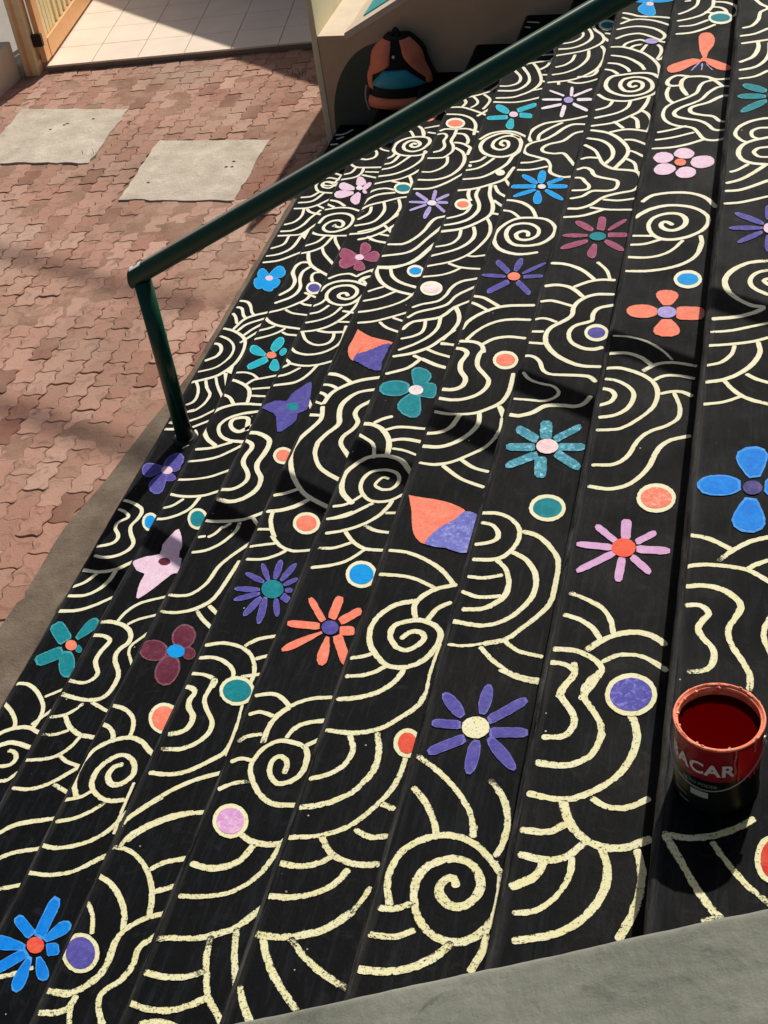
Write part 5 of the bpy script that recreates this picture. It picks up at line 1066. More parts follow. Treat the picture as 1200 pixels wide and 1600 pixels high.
# ------------------------------------------------------------------ staircase
NS = 12
stairs = empty('staircase', (0, 0, 0), 'black concrete stairs covered with cream swirls and coloured painted flowers', 'staircase')
steps = []
for k in range(NS):
    bm = bmesh.new(); x0 = k * T; z1 = (k + 1) * RI; zb = max(-.034, k * RI - .06); r = .020
    ny = 120; rows = []
    for i in range(ny + 1):
        y = YN + (YF - YN) * i / ny
        e = .0022 * noise.noise(Vector((k * 3.1, y * 2.2, 0))) + .0016 * noise.noise(Vector((k * 7.7, y * 13, 3)))
        prof = [(x0 + e, zb)] + [(x0 + e + r - r * math.cos(a), z1 - r + r * math.sin(a)) for a in [q * math.pi / 2 / 6 for q in range(7)]] + [(x0 + T * .5, z1), (x0 + T, z1)]
        rows.append([bm.verts.new((x, y, z)) for x, z in prof])
    for a, b_ in zip(rows, rows[1:]):
        for j in range(len(a) - 1):
            f = bm.faces.new((a[j], b_[j], b_[j + 1], a[j + 1])); f.smooth = 0 < j < 7
    for ring, fl in ((rows[0], 0), (rows[-1], 1)):
        lowr = bm.verts.new((x0 + T, ring[0].co.y, zb)); vs = ring + [lowr]
        bm.faces.new(vs if fl else vs[::-1])
    bmesh.ops.recalc_face_normals(bm, faces=bm.faces)
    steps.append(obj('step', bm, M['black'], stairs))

# painted lines
class Ribbons:
    def __init__(s): s.bm = bmesh.new(); s.lay = s.bm.verts.layers.float.new('thick'); s.sv = s.bm.verts.layers.float.new('across'); s.su = s.bm.verts.layers.float.new('along'); s.n = 0
def clampx(x, k): return min(max(x, k * T + .019), (k + 1) * T - .002)
def ribbon(R, k, P, w, ext):
    P = [Vector((p[0], p[1])) for p in P]
    if ext & 1: P = [P[0] + (P[0] - P[1]).normalized() * .045] + P
    if ext & 2: P = P + [P[-1] + (P[-1] - P[-2]).normalized() * .045]
    Q = spline(P, 5)
    D = [Q[0]]                                    # even spacing
    for q in Q[1:]:
        while (q - D[-1]).length > .012: D.append(D[-1] + (q - D[-1]).normalized() * .009)
    if (Q[-1] - D[-1]).length > .002: D.append(Q[-1])
    if len(D) < 3: D = [Q[0], Q[0].lerp(Q[-1], .5), Q[-1]]
    z = (k + 1) * RI + .0006 + R.n * .000016; R.n += 1
    sd = R.n * 1.37 + k; L = []; n = len(D)
    for i, p in enumerate(D):
        a = D[max(0, i - 1)]; b_ = D[min(n - 1, i + 1)]; d = (b_ - a)
        if d.length < 1e-7: d = Vector((1, 0))
        d.normalize(); nr = Vector((-d.y, d.x))
        s_ = i * .009
        ww = w / 2 * (.95 + .22 * noise.noise(Vector((s_ * 5, sd, 0))) + .12 * noise.noise(Vector((s_ * 16, sd, 3))))
        ra = .0011 + .0016 * max(0, min(1, (1.4 - p.y) / 1.2)); e1 = ra * noise.noise(Vector((s_ * 110, sd, 5))); e2 = ra * noise.noise(Vector((s_ * 90, sd, 9)))
        fr = 0
        en = min(i, n - 1 - i) * .009
        if en < .04: fr = .7 * (1 - en / .04) * max(0, noise.noise(Vector((sd * 5.1 + (i > n / 2) * 9, 0, 0))) * 1.6)
        L.append((p + nr * (ww + e1), p - nr * (ww + e2), fr, p, d, ww))
    def V(p, fr, sv=0, su=0):
        v = R.bm.verts.new((clampx(p.x, k), p.y, z)); v[R.lay] = fr; v[R.sv] = sv; v[R.su] = su + sd * 3.3; return v
    def capf(p, d, ww, fr, A, B):
        nr = Vector((-d.y, d.x)); c = [V(p + nr * ww * math.cos(a) + d * ww * .7 * math.sin(a), fr, 1 if a != math.pi / 2 else .9, 0 if B is VL[0][0] else n * .009) for a in (math.pi / 4, math.pi / 2, 3 * math.pi / 4)]
        R.bm.faces.new([A] + c + [B])
    VL = [(V(q[0], q[2], 1, i * .009), V(q[1], q[2], -1, i * .009)) for i, q in enumerate(L)]
    for (a, b_), (c, d) in zip(VL, VL[1:]): R.bm.faces.new((a, b_, d, c))
    capf(L[-1][3], L[-1][4], L[-1][5], L[-1][2], VL[-1][0], VL[-1][1])
    capf(L[0][3], -L[0][4], L[0][5], L[0][2], VL[0][1], VL[0][0])
def nums(s):
    v = [int(q) / 1000 for q in s.split()]; return [Vector((v[i], v[i + 1])) for i in range(0, len(v), 2)]
RB = {k: Ribbons() for k in range(9)}
for ln in STROKES.strip().split('\n'):
    k, w_, e, P = ln.split(';'); k = int(k); P = nums(P)
    ym = sum(p.y for p in P) / len(P)
    base = .0168 if ym > 3.4 else .0148 if ym > 1.6 else .0130
    wf = float(w_)
    if ym < 1.6 and wf > 1: wf = 1 + (wf - 1) * .62
    if k > 4: e = 0
    ribbon(RB[k], k, P, base * wf, int(e))
def fillpoly(bm, k, P, z, mi=0, rough=.0012):
    P = [p for i, p in enumerate(P) if (p - P[i - 1]).length > 1e-4]
    n = len(P); D = []
    for i in range(n):
        a, b_ = P[i], P[(i + 1) % n]; s = max(1, int((b_ - a).length / .008))
        for j in range(s): D.append(a.lerp(b_, j / s))
    if rough:
        D = [p + Vector((noise.noise(Vector((p.x * 120, p.y * 120, 1))), noise.noise(Vector((p.x * 120, p.y * 120, 7))))) * rough for p in D]
    c = sum(D, Vector((0, 0))) / len(D)
    vs = []
    for p in D:
        q = (clampx(p.x, k), p.y)
        if not vs or (Vector(q) - vs[-1][1]).length > 1e-4: vs.append((bm.verts.new((*q, z)), Vector(q)))
    cv = bm.verts.new((clampx(c.x, k), c.y, z))
    for i in range(len(vs)):
        f = bm.faces.new((vs[i][0], vs[(i + 1) % len(vs)][0], cv)); f.material_index = mi
FZ = .0023
blobs = [ln.split(';') for ln in BLOBS.strip().split('\n')]
blobs = [(int(a), b_, nums(c)) for a, b_, c in blobs]
for k, c, P in blobs:
    if c == 'cream': R = RB[k]; fillpoly(R.bm, k, P, (k + 1) * RI + .0006 + R.n * .000016); R.n += 1
for k in range(9): obj('painted_line_pattern', RB[k].bm, M['cream'], steps[k])
dots = []
for ln in DOTS.strip().split('\n'):
    a, b_, c, d = ln.split(';'); dots.append((int(a), b_, nums(c), nums(d) if d else None))
def cen(P): return sum(P, Vector((0, 0))) / len(P)
def near(P, x, y, t=.14): return (cen(P) - Vector((x, y))).length < t
NAMES = dict(azure='bright blue', bluestrong='strong blue', coral='coral', redorange='red', lilacpink='pink-lilac', indigostripe='indigo', coralstripe='coral', redglow='red', whitepink='white and pink', pinkwhite='pale pink', steel='steel blue', navypurple='dark purple', orchid='orchid pink')
def nm(c): return NAMES.get(c, c)
useddots = set(); usedblobs = set()
for ln in FLOWERS.strip().split('\n'):
    q = ln.split(';'); k = int(q[0]); pc, cc = q[1], q[2]; ce = nums(q[3]); pets = [nums(s) for s in q[4:] if s]
    bm = bmesh.new(); z = (k + 1) * RI + FZ; c = cen(ce); cnt = 0; mats = [M[pc], M[cc]]; two = False
    rim = not (k == 7 and pc == 'lilac') and pc not in ('white', 'coral', 'lilacpink', 'steel', 'pink')
    if rim:
        if pc + '_rim' not in M:
            cb = M[pc].node_tree.nodes['Principled BSDF'].inputs['Base Color'].default_value
            M[pc + '_rim'] = m_paint(pc + '_rim_paint', tuple(min(.9, x * 1.5 + .05) for x in cb[:3]), None, .5, .2)
        mats = [M[pc], M[cc], M[pc + '_rim']]
    for i, p in enumerate(pets):
        cnt += 1
        if rim:
            cp = cen(p); fillpoly(bm, k, p, z + i * .00002, 2, .0016)
            fillpoly(bm, k, [cp + (q_ - cp) * .86 for q_ in p], z + .0003 + i * .00002, 0, .0026)
        else: fillpoly(bm, k, p, z + i * .00003, 0, .0018)
    for i, (bk, bc, P) in enumerate(blobs):
        if bk == k and bc != 'cream' and i not in usedblobs and near(P, c.x, c.y, .17) and (bc == pc or pc == 'lilac' and k == 7 and bc == 'coral'):
            if bc != pc: mats = [M[pc], M[cc], M[bc]]; two = True
            fillpoly(bm, k, P, z + .0003 + i * .00001, 0 if bc == pc else 2); usedblobs.add(i); cnt += 1
    fillpoly(bm, k, ce, z + .0008, 1)
    o = obj('painted_flower', bm, mats, steps[k])
    o['label'] = '%s painted flower with a %s centre' % (nm('coral' if two else pc), nm(cc))
# pink five-petal flower, its coral centre traced as a dot
bm = bmesh.new(); z = 8 * RI + FZ; ii = 0
for i, (bk, bc, P) in enumerate(blobs):
    if bk == 7 and bc == 'pink': fillpoly(bm, 7, P, z + ii * .00003); usedblobs.add(i); ii += 1
for i, d in enumerate(dots):
    if d[0] == 7 and d[1] == 'coral': fillpoly(bm, 7, d[2], z + .001, 1); useddots.add(i)
o = obj('painted_flower', bm, [M['pink'], M['coral']], steps[7]); o['label'] = 'pink painted flower of five rounded petals'
for k, a, b_, lb in ((3, 'coral', 'indigo', 'coral and purple painted bud'), (5, 'coral', 'periwinkle', 'coral and periwinkle painted bud')):
    bm = bmesh.new(); z = (k + 1) * RI + FZ
    for i, (bk, bc, P) in enumerate(blobs):
        if bk == k and bc == a: fillpoly(bm, k, P, z, 0); usedblobs.add(i)
        if bk == k and bc == b_: fillpoly(bm, k, P, z + .001, 1, .004); usedblobs.add(i)
    o = obj('painted_bud', bm, [M[a], M[b_]], steps[k]); o['label'] = lb
for i, (bk, bc, P) in enumerate(blobs):
    if bc == 'cream' or i in usedblobs: continue
    bm = bmesh.new(); fillpoly(bm, bk, P, (bk + 1) * RI + FZ); o = obj('painted_petal', bm, M[bc], steps[bk])
for i, (k, c, P, Rg) in enumerate(dots):
    if i in useddots: continue
    bm = bmesh.new(); z = (k + 1) * RI + FZ
    mats = [M[c]]
    if Rg: fillpoly(bm, k, Rg, z, 1, .0016); mats = [M[c], M['cream']]
    fillpoly(bm, k, P, z + .0008, 0)
    o = obj('painted_dot', bm, mats, steps[k]); o['label'] = '%s painted dot%s' % (nm(c), ' ringed in cream' if Rg else '')

# ------------------------------------------------------------------ near parapet
bm = bmesh.new()
SW, CW = .6248, .0562
def wall_top(x): return SW * x + CW
nx, ny = 420, 60; X0, X1, YA, YB = -.25, 4.2, YN, -1.02
g = [[None] * (ny + 1) for _ in range(nx + 1)]
for i in range(nx + 1):
    for j in range(ny + 1):
        x = X0 + (X1 - X0) * i / nx; y = YA + (YB - YA) * j / ny
        p = Vector((x, y, 0))
        dz = .003 * noise.noise(p * 7) + .0022 * noise.noise(Vector((p.x * 14, p.y * 40, 0))) + .0012 * noise.noise(p * 45)
        if j == 0: dz -= .004; y += .0015 * noise.noise(p * 20)
        g[i][j] = bm.verts.new((x, y, wall_top(x) + dz))
for i in range(nx):
    for j in range(ny):
        f = bm.faces.new((g[i][j], g[i][j + 1], g[i + 1][j + 1], g[i + 1][j])); f.smooth = True
for j, fl in ((0, 0), (ny, 1)):
    lowv = [bm.verts.new((g[i][j].co.x, g[i][j].co.y, -.034)) for i in range(nx + 1)]
    for i in range(nx):
        q = (g[i][j], g[i + 1][j], lowv[i + 1], lowv[i]); bm.faces.new(q if fl else q[::-1])
for i in (0, nx):
    a = [g[i][j] for j in range(ny + 1)]; l0 = bm.verts.new((a[0].co.x, YA, -.034)); l1 = bm.verts.new((a[0].co.x, YB, -.034))
    bm.faces.new([l0] + a + [l1])
bmesh.ops.recalc_face_normals(bm, faces=bm.faces)
tag(obj('parapet_wall', bm, M['wallgrey']), 'low sloping grey rendered wall along the near end of the stairs', 'wall')

# ------------------------------------------------------------------ far wall: sloped beige parapet with a taller end pillar
W = empty('stair_side_wall', (0, YF, 0), 'beige side wall at the far end of the stairs with a painted arch', 'wall')
def ztop(x): return .716 if x < .12 else .716 + (x - .12) * .535
D_ = .9
bm = bmesh.new()
xs = [-.045, .12, 4.0]
F_ = [(-.045, -.034), (4.0, -.034), (4.0, ztop(4.0)), (.12, .716), (-.045, .716)]
a = [bm.verts.new((x, YF, z)) for x, z in F_]; b_ = [bm.verts.new((x, YF + D_, z)) for x, z in F_]
bm.faces.new(a)
bm.faces.new(b_[::-1])
for i in range(5):
    f = bm.faces.new((a[(i + 1) % 5], a[i], b_[i], b_[(i + 1) % 5]))
    if i in (2, 3): f.material_index = 1
bmesh.ops.recalc_face_normals(bm, faces=bm.faces)
obj('wall_face', bm, [M['beige'], M['beigetop']], W)
# taller end pillar (a thin wing wall running back)
bm = bmesh.new(); box(bm, -.085, -.047, YF - .004, YF + 2.2, -.034, 1.12, bev=.004); obj('end_pillar', bm, M['yellowwall'], W)
# narrow raised rim and the teal sloped panel behind it
def slope_box(bm, xa, xb, ya, yb, h0, h1, mi=0):
    vs = []
    for x in (xa, xb):
        for y in (ya, yb):
            for h in (h0, h1): vs.append(bm.verts.new((x, y, ztop(x) + h)))
    for q in ((0, 1, 3, 2), (4, 6, 7, 5), (0, 4, 5, 1), (2, 3, 7, 6), (0, 2, 6, 4), (1, 5, 7, 3)): bm.faces.new([vs[i] for i in q]).material_index = mi
bm = bmesh.new(); slope_box(bm, .125, 3.9, YF - .006, YF + .10, -.03, .012); obj('capping', bm, M['beigetop'], W)
bm = bmesh.new(); slope_box(bm, .215, 3.8, YF + .135, YF + .80, -.03, .014); obj('painted_panel', bm, M['tealpanel'], W)
# arch painted on the wall face: green left of the bag, rust brown right of it
def arch(xa, xb, mt, nme, dy):
    bm = bmesh.new(); cx, cz, rx, rz = .365, .14, .385, .53; pts = []; n = 40
    for i in range(n + 1):
        x = xa + (xb - xa) * i / n; u = (x - cx) / rx
        pts.append((x, cz + rz * math.sqrt(max(0, 1 - abs(u) ** 2.1))))
    top = [bm.verts.new((x, YF - dy, z)) for x, z in pts]; lo = [bm.verts.new((x, YF - dy, .02)) for x, z in pts]
    for i in range(n): bm.faces.new((lo[i], lo[i + 1], top[i + 1], top[i]))
    obj(nme, bm, mt, W)
arch(-.02, .44, M['archgreen'], 'painted_arch', .0012); arch(.44, .75, M['archbrown'], 'painted_arch', .0012)

# loose mortar lumps at the wall foot
LB = ('largest pale mortar lump touching the foot of the beige wall', 'small white mortar lump beside the black shadow at the wall corner', 'flat mortar lump lying on the pavers farthest from the beige wall', 'low mortar lump just in front of the larger pale one at the wall')
for i, (x, y, r) in enumerate(((-.20, 6.62, .05), (-.32, 6.74, .028))):
    bm = bmesh.new(); bmesh.ops.create_icosphere(bm, subdivisions=4, radius=r)
    for v in bm.verts:
        d = v.co.normalized(); v.co = d * r * (1 + .35 * noise.noise(d * 1.5 + Vector((i * 4, 0, 0))) + .1 * noise.noise(d * 6 + Vector((i * 4, 2, 0)))); v.co.z *= .55; v.co += Vector((x, y, r * .3))
    tag(obj('mortar_lump', bm, M['slab']), LB[i], 'rubble', 'mortar lumps by the wall')

# ------------------------------------------------------------------ handrail
H = empty('handrail', (.141, 2.58, RI), 'dark green painted tubular handrail rising over the painted stairs', 'handrail')
px, py = .141, 2.58; zt = .995; sl = .5335; rp = .0375; rr = .0395
bm = bmesh.new()
dirr = Vector((1, 0, sl)).normalized()
tube(bm, [(px, py, RI - .01), (px, py, zt - .03)], rp, 32); obj('post', bm, M['green'], H)
bm = bmesh.new()
# mitred lower end
s0 = Vector((px - .045, py, zt - .045 * sl)); s1 = Vector((px + 3.6, py, zt + 3.6 * sl))
rg = tube(bm, [s0, s1], rr, 40)
for v in rg[0]: v.co += dirr * ((v.co.z - s0.z) * .55)
obj('top_rail', bm, M['rail'], H)
# ring of weld and the white spot where the pipes meet
bm = bmesh.new()
for i in range(48):
    pass
u0 = Vector((px - .012, py, zt - .012 * sl)); upn = Vector((-sl, 0, 1)).normalized()
def onrail(s, a, r): # s along, a around from top
    return u0 + dirr * s + (upn * math.cos(a) + Vector((0, 1, 0)) * math.sin(a)) * r
n1_, n2_ = 10, 10
for i in range(n1_):
    for j in range(n2_):
        s = i / n1_; t = j / n2_
        if .3 < s + .05 < .72 and .3 < t + .05 < .72: continue
        q = []
        for di, dj in ((0, 0), (1, 0), (1, 1), (0, 1)):
            S = -.012 + (i + di) / n1_ * .062; A = -.55 + (j + dj) / n2_ * 1.15
            q.append(bm.verts.new(onrail(S, A, rr + .0008)))
        bm.faces.new(q)
bmesh.ops.remove_doubles(bm, verts=bm.verts, dist=1e-5)
obj('white_patch', bm, simple('patch_white', (.9, .92, .86), .5, .5), H)
bm = bmesh.new()
for xq in (px + 1.25 * 1.25, px + 1.25 * 2.5):
    zb = (math.floor(xq / T) + 1) * RI
    tube(bm, [(xq, py, zb - .01), (xq, py, zt + (xq - px) * sl)], rp, 28)
bm.free()
bm = bmesh.new(); xq = 3.30; zb = (math.floor(xq / T) + 1) * RI
tube(bm, [(xq, py, zb - .01), (xq, py, zt + (xq - px) * sl)], rp, 28); obj('post', bm, M['green'], H)
bm = bmesh.new(); bmesh.ops.create_cone(bm, cap_ends=True, segments=32, radius1=.056, radius2=.047, depth=.012)
for v in bm.verts: v.co += Vector((px, py, RI + .0065))
obj('base_flange', bm, simple('black_paint_flange', (.015, .016, .016), .6, .4, 0, 20, .4), H)

# ------------------------------------------------------------------ paint can
CX, CY, CZ = 2.512, -.050, 9 * RI + .001; CR, CH = .082, .190
can = empty('paint_can', (CX, CY, CZ), 'open tin of dark red paint standing on the upper stair', 'paint can')
def lathe(bm, prof, cx, cy, cz, seg=64, mi=None, a0=0, a1=2 * math.pi):
    full = abs(a1 - a0 - 2 * math.pi) < 1e-6; rings = []
    for i in range(seg + (0 if full else 1)):
        a = a0 + (a1 - a0) * i / seg; rings.append([bm.verts.new((cx + r * math.cos(a), cy + r * math.sin(a), cz + z)) for r, z in prof])
    n = len(rings)
    for i in range(n if full else n - 1):
        A = rings[i]; B = rings[(i + 1) % n]
        for j in range(len(prof) - 1):
            try: f = bm.faces.new((A[j], B[j], B[j + 1], A[j + 1])); f.smooth = True
            except ValueError: continue
            if mi: f.material_index = mi(i / seg, prof[j][1])
    return rings
# body with printed bands
def m_canbody():
    mt, nt, b = new_mat('printed_tin', (.1, .1, .1), .35, .3)
    g = N(nt, 'TexCoord'); sx = N(nt, 'SeparateXYZ'); nt.links.new(g.outputs['Object'], sx.inputs[0])
    mr = N(nt, 'MapRange'); nt.links.new(sx.outputs[2], mr.inputs[0]); mr.inputs[1].default_value = CZ; mr.inputs[2].default_value = CZ + CH
    c = ramp(nt, mr.outputs[0], [(0, (.004, .009, .007)), (.495, (.005, .010, .008)), (.505, (.34, .010, .025)), (1, (.42, .012, .025))])
    nt.links.new(c, b.inputs['Base Color']); bump(nt, b, noise_n(nt, 14, 3, .5), .08, .004)
    return mt
bm = bmesh.new()
lathe(bm, [(0, .004), (CR - .004, .004), (CR, 0), (CR + .001, .004), (CR - .001, .008), (CR - .001, CH - .012), (CR + .0015, CH - .009), (CR - .001, CH - .006)], CX, CY, CZ, 72)
obj('can_body', bm, m_canbody(), can)
redrim = m_paint('wet_coral_red_paint', (.95, .20, .10), (.98, .36, .24), 0, .25, .3)
bm = bmesh.new()
lathe(bm, [(CR - .001, CH - .006), (CR + .0028, CH - .004), (CR + .0036, CH - .001), (CR + .0014, CH + .0015), (CR - .0012, CH - .0005), (CR - .0025, CH - .0045), (CR - .0050, CH - .003), (CR - .0062, CH - .005), (CR - .0062, CH - .011), (CR - .004, CH - .013), (CR - .004, CH - .05)], CX, CY, CZ, 72)
obj('rim', bm, redrim, can)
mt, nt, b = new_mat('liquid_dark_red_paint', (.058, .0002, .0002), .8, .0)
bm = bmesh.new(); n = 64
lathe(bm, [(0, CH - .026), (CR - .0035, CH - .026)], CX, CY, CZ, n); obj('paint_surface', bm, mt, can)
# paint skin smeared inside the rim, drips outside
bm = bmesh.new()
for a0, a1, dep in ((1.7, 4.3, .012),):
    n = 50; top = []; lo = []
    for i in range(n + 1):
        a = a0 + (a1 - a0) * i / n; d = dep * (.35 + .65 * abs(noise.noise(Vector((a * 4, 1, 0)))) * 1.8) * math.sin(math.pi * i / n) ** .3
        r = CR - .0095
        top.append(bm.verts.new((CX + (CR - .0064) * math.cos(a), CY + (CR - .0064) * math.sin(a), CZ + CH - .008)))
        lo.append(bm.verts.new((CX + (CR - .0075) * math.cos(a), CY + (CR - .0075) * math.sin(a), CZ + CH - .010 - d)))
    for i in range(n): bm.faces.new((top[i], top[i + 1], lo[i + 1], lo[i])).smooth = True
obj('paint_smear', bm, redrim, can)
bm = bmesh.new()
for a, ln_, wd in ((-1.15, .075, .0042), (-.18, .09, .004), (-.62, .03, .004)):
    pts = []; n = 10
    for i in range(n + 1):
        z = CH - .004 - ln_ * i / n; r_ = CR + .0012
        pts.append((CX + r_ * math.cos(a + .02 * math.sin(i)), CY + r_ * math.sin(a + .02 * math.sin(i)), CZ + z))
    tube(bm, pts, [wd * (.8 + .2 * math.sin(i)) * (1.25 if i == n else 1) * .6 for i in range(n + 1)], 10)
obj('paint_drip', bm, simple('red_paint_drip', (.72, .12, .10), .25, .5), can)
bm = bmesh.new()
for q in range(26):
    a = rng.uniform(0, 6.283); zz = rng.choice((CH - .001, CH + .0008, CH - .004)); r_ = CR + (.0018 if zz > CH - .003 else .003); ln_ = rng.uniform(.05, .35); n = 10
    tube(bm, [(CX + (r_ - .003 * (q % 2)) * math.cos(a + ln_ * i_ / n), CY + (r_ - .003 * (q % 2)) * math.sin(a + ln_ * i_ / n), CZ + zz) for i_ in range(n + 1)], [.0004 + .0022 * math.sin(math.pi * i_ / n) * rng.uniform(.5, 1.2) for i_ in range(n + 1)], 8)
for a, ln_ in ((2.2, .020), (2.6, .012), (3.1, .022), (3.5, .014), (1.6, .01), (4.2, .016), (5.0, .014)):
    r_ = CR - .0055; n = 8
    tube(bm, [(CX + r_ * math.cos(a + .1 * i_ / n), CY + r_ * math.sin(a + .1 * i_ / n), CZ + CH - .003 - ln_ * i_ / n) for i_ in range(n + 1)], [.003 * (1 - .5 * i_ / n) for i_ in range(n + 1)], 8)
obj('dried_paint_blobs', bm, m_paint('pale_coral_crust', (1.0, .42, .30), (.95, .22, .12), 0, .3, .3), can)
# red splash over the right of the label
bm = bmesh.new(); n = 18; top = []; lo = []
for i in range(n + 1):
    a = -1.08 + .95 * i / n; r_ = CR + .0006
    z1_ = CH - .012; z0_ = CH * .53 - .012 * math.sin(i * 2.1) - .01 * math.sin(i / n * 3)
    top.append(bm.verts.new((CX + r_ * math.cos(a), CY + r_ * math.sin(a), CZ + z1_))); lo.append(bm.verts.new((CX + r_ * math.cos(a), CY + r_ * math.sin(a), CZ + z0_)))
for i in range(n): bm.faces.new((lo[i], lo[i + 1], top[i + 1], top[i])).smooth = True
obj('paint_smear', bm, simple('red_paint_spill', (.85, .015, .015), .3, .5), can)
# lettering wrapped round the tin
def wrap_text(body, size, z, ac, mt, name, bold=.0, spacing=1.0, parent=can, r_=CR + .0012):
    cu = bpy.data.curves.new(name, 'FONT'); cu.body = body; cu.size = size; cu.align_x = 'CENTER'; cu.offset = bold; cu.space_character = spacing
    cu.fill_mode = 'FRONT'; cu.resolution_u = 3
    to = bpy.data.objects.new(name, cu); C.objects.link(to)
    dg = bpy.context.evaluated_depsgraph_get(); me = bpy.data.meshes.new_from_object(to.evaluated_get(dg))
    bpy.data.objects.remove(to); bm = bmesh.new(); bm.from_mesh(me); bpy.data.meshes.remove(me)
    bmesh.ops.triangulate(bm, faces=bm.faces)
    bmesh.ops.subdivide_edges(bm, edges=[e for e in bm.edges if e.calc_length() > size * .25], cuts=2)
    for v in bm.verts:
        a = ac + v.co.x / r_; zz = v.co.y
        v.co = Vector((CX + r_ * math.cos(a), CY + r_ * math.sin(a), CZ + z + zz))
    return obj(name, bm, mt, parent)
mw = simple('white_print', (.85, .78, .78), .5, .3); mg = simple('grey_green_print', (.20, .24, .22), .4, .4)
wrap_text('BACAR', .043, CH * .60, -2.02, mw, 'label_lettering', .0013, 1.08)
wrap_text('ALTO PODER', .012, CH * .41, -1.95, mg, 'label_small_print', .0003)
bm = bmesh.new(); 
def patch(bm, a0, a1, z0, z1, r_=CR + .0012, n=12):
    A = []; B = []
    for i in range(n + 1):
        a = a0 + (a1 - a0) * i / n; A.append(bm.verts.new((CX + r_ * math.cos(a), CY + r_ * math.sin(a), CZ + z0))); B.append(bm.verts.new((CX + r_ * math.cos(a), CY + r_ * math.sin(a), CZ + z1)))
    for i in range(n): bm.faces.new((A[i], A[i + 1], B[i + 1], B[i])).smooth = True
patch(bm, -2.15, -1.72, .045, .062); obj('label_panel', bm, simple('white_label_panel', (.5, .54, .52), .4, .4), can)
bm = bmesh.new(); patch(bm, -2.7, -1.95, .070, .0715); patch(bm, -2.65, -2.25, .030, .033); patch(bm, -2.5, -2.2, .012, .016); obj('label_rule', bm, mg, can)
# ears and wire handle hanging down on the near side
bm = bmesh.new(); HA = []
e0 = R_(165); e1 = R_(-15)
for e in (e0, e1):
    d = Vector((math.cos(e), math.sin(e), 0)); c = Vector((CX, CY, CZ + CH - .028)) + d * (CR + .001)
    tube(bm, [c, c + d * .007], .009, 16)
obj('handle_ear', bm, simple('zinc_ear', (.30, .28, .24), .4, .5, .7), can)
bm = bmesh.new(); pts = []; n = 40
for i in range(n + 1):
    t = i / n; a = e0 + (2 * math.pi - (e0 - e1)) * t if False else e0 + (R_(345) - e0) * t
    r_ = CR + .008; drop = math.sin(math.pi * t)
    pts.append((CX + r_ * math.cos(a), CY + r_ * math.sin(a), CZ + CH - .028 - .085 * drop ** .9))
tube(bm, pts, .0014, 8); obj('wire_handle', bm, simple('galvanised_wire', (.45, .46, .45), .35, .6, .8), can)

# ------------------------------------------------------------------ backpack leaning on the far wall
BX, BY, BZ = .475, 5.60, 2 * RI - .004
bag = empty('backpack', (BX, BY, BZ), 'orange, black and teal backpack leaning against the beige wall', 'backpack')
mo = simple('coral_orange_nylon', (1.0, .26, .13), .7, .3, 0, 25, .4); mk = simple('black_nylon', (.008, .007, .008), .7, .3, 0, 30, .4)
mtl = simple('teal_nylon', (.03, .36, .44), .5, .4, 0, 20, .3)
def profw(t): return (.215 * (1 - .36 * t ** 1.3) * (1 - max(0, t - .66) ** 2 * 4.2) + .006 * math.sin(t * 17))      # half width up the bag
HB = .425
def bagpt(u, t, off=0): # u -1..1 across the front, t 0..1 up ; returns point on the domed front
    w_ = profw(t); x = u * w_; dpt = .135 * (1 - abs(u) ** 2.6 * .75) * (1 - max(0, t - .75) * 1.6) * (1 - .35 * max(0, .12 - t) / .12)
    return Vector((BX - .015 + x, BY + .10 + .03 * t - dpt - off, BZ + .012 + t * HB * .97))
bm = bmesh.new(); nu, nt_ = 20, 24; gf = []; gb = []
for j in range(nt_ + 1):
    gf.append([bm.verts.new(bagpt(-1 + 2 * i / nu, j / nt_)) for i in range(nu + 1)])
    gb.append([bm.verts.new(Vector((bagpt(-1 + 2 * i / nu, j / nt_).x, BY + .13 + .03 * j / nt_, BZ + .012 + j / nt_ * HB * .97))) for i in range(nu + 1)])
for j in range(nt_):
    for i in range(nu):
        bm.faces.new((gf[j][i], gf[j][i + 1], gf[j + 1][i + 1], gf[j + 1][i])); bm.faces.new((gb[j][i + 1], gb[j][i], gb[j + 1][i], gb[j + 1][i + 1]))
    bm.faces.new((gb[j][0], gf[j][0], gf[j + 1][0], gb[j + 1][0])); bm.faces.new((gf[j][nu], gb[j][nu], gb[j + 1][nu], gf[j + 1][nu]))
for i in range(nu):
    bm.faces.new((gf[nt_][i], gf[nt_][i + 1], gb[nt_][i + 1], gb[nt_][i])); bm.faces.new((gb[0][i], gb[0][i + 1], gf[0][i + 1], gf[0][i]))
bmesh.ops.recalc_face_normals(bm, faces=bm.faces)
obj('bag_body', bm, mk, bag, True)
def bagpatch(name, left, right, t0, t1, mt, off=.008, n=14, m_=8, puff=.012):
    bm = bmesh.new(); G = []
    for j in range(n + 1):
        t = t0 + (t1 - t0) * j / n; a, b_ = left(t), right(t); row = []
        for i in range(m_ + 1):
            s = i / m_; u = a + (b_ - a) * s
            pf = puff * math.sin(math.pi * s) ** .5 * (math.sin(math.pi * j / n) ** .4 if n else 1)
            row.append(bm.verts.new(bagpt(u, t, off * .35 + pf + .003 * noise.noise(Vector((u * 6, t * 14, 0))))))
        G.append(row)
    for j in range(n):
        for i in range(m_): bm.faces.new((G[j][i], G[j][i + 1], G[j + 1][i + 1], G[j + 1][i]))
    bmesh.ops.recalc_face_normals(bm, faces=bm.faces)
    o = obj(name, bm, mt, bag, True); sm = o.modifiers.new('s', 'SOLIDIFY'); sm.thickness = .006; sm.offset = -1
    return o
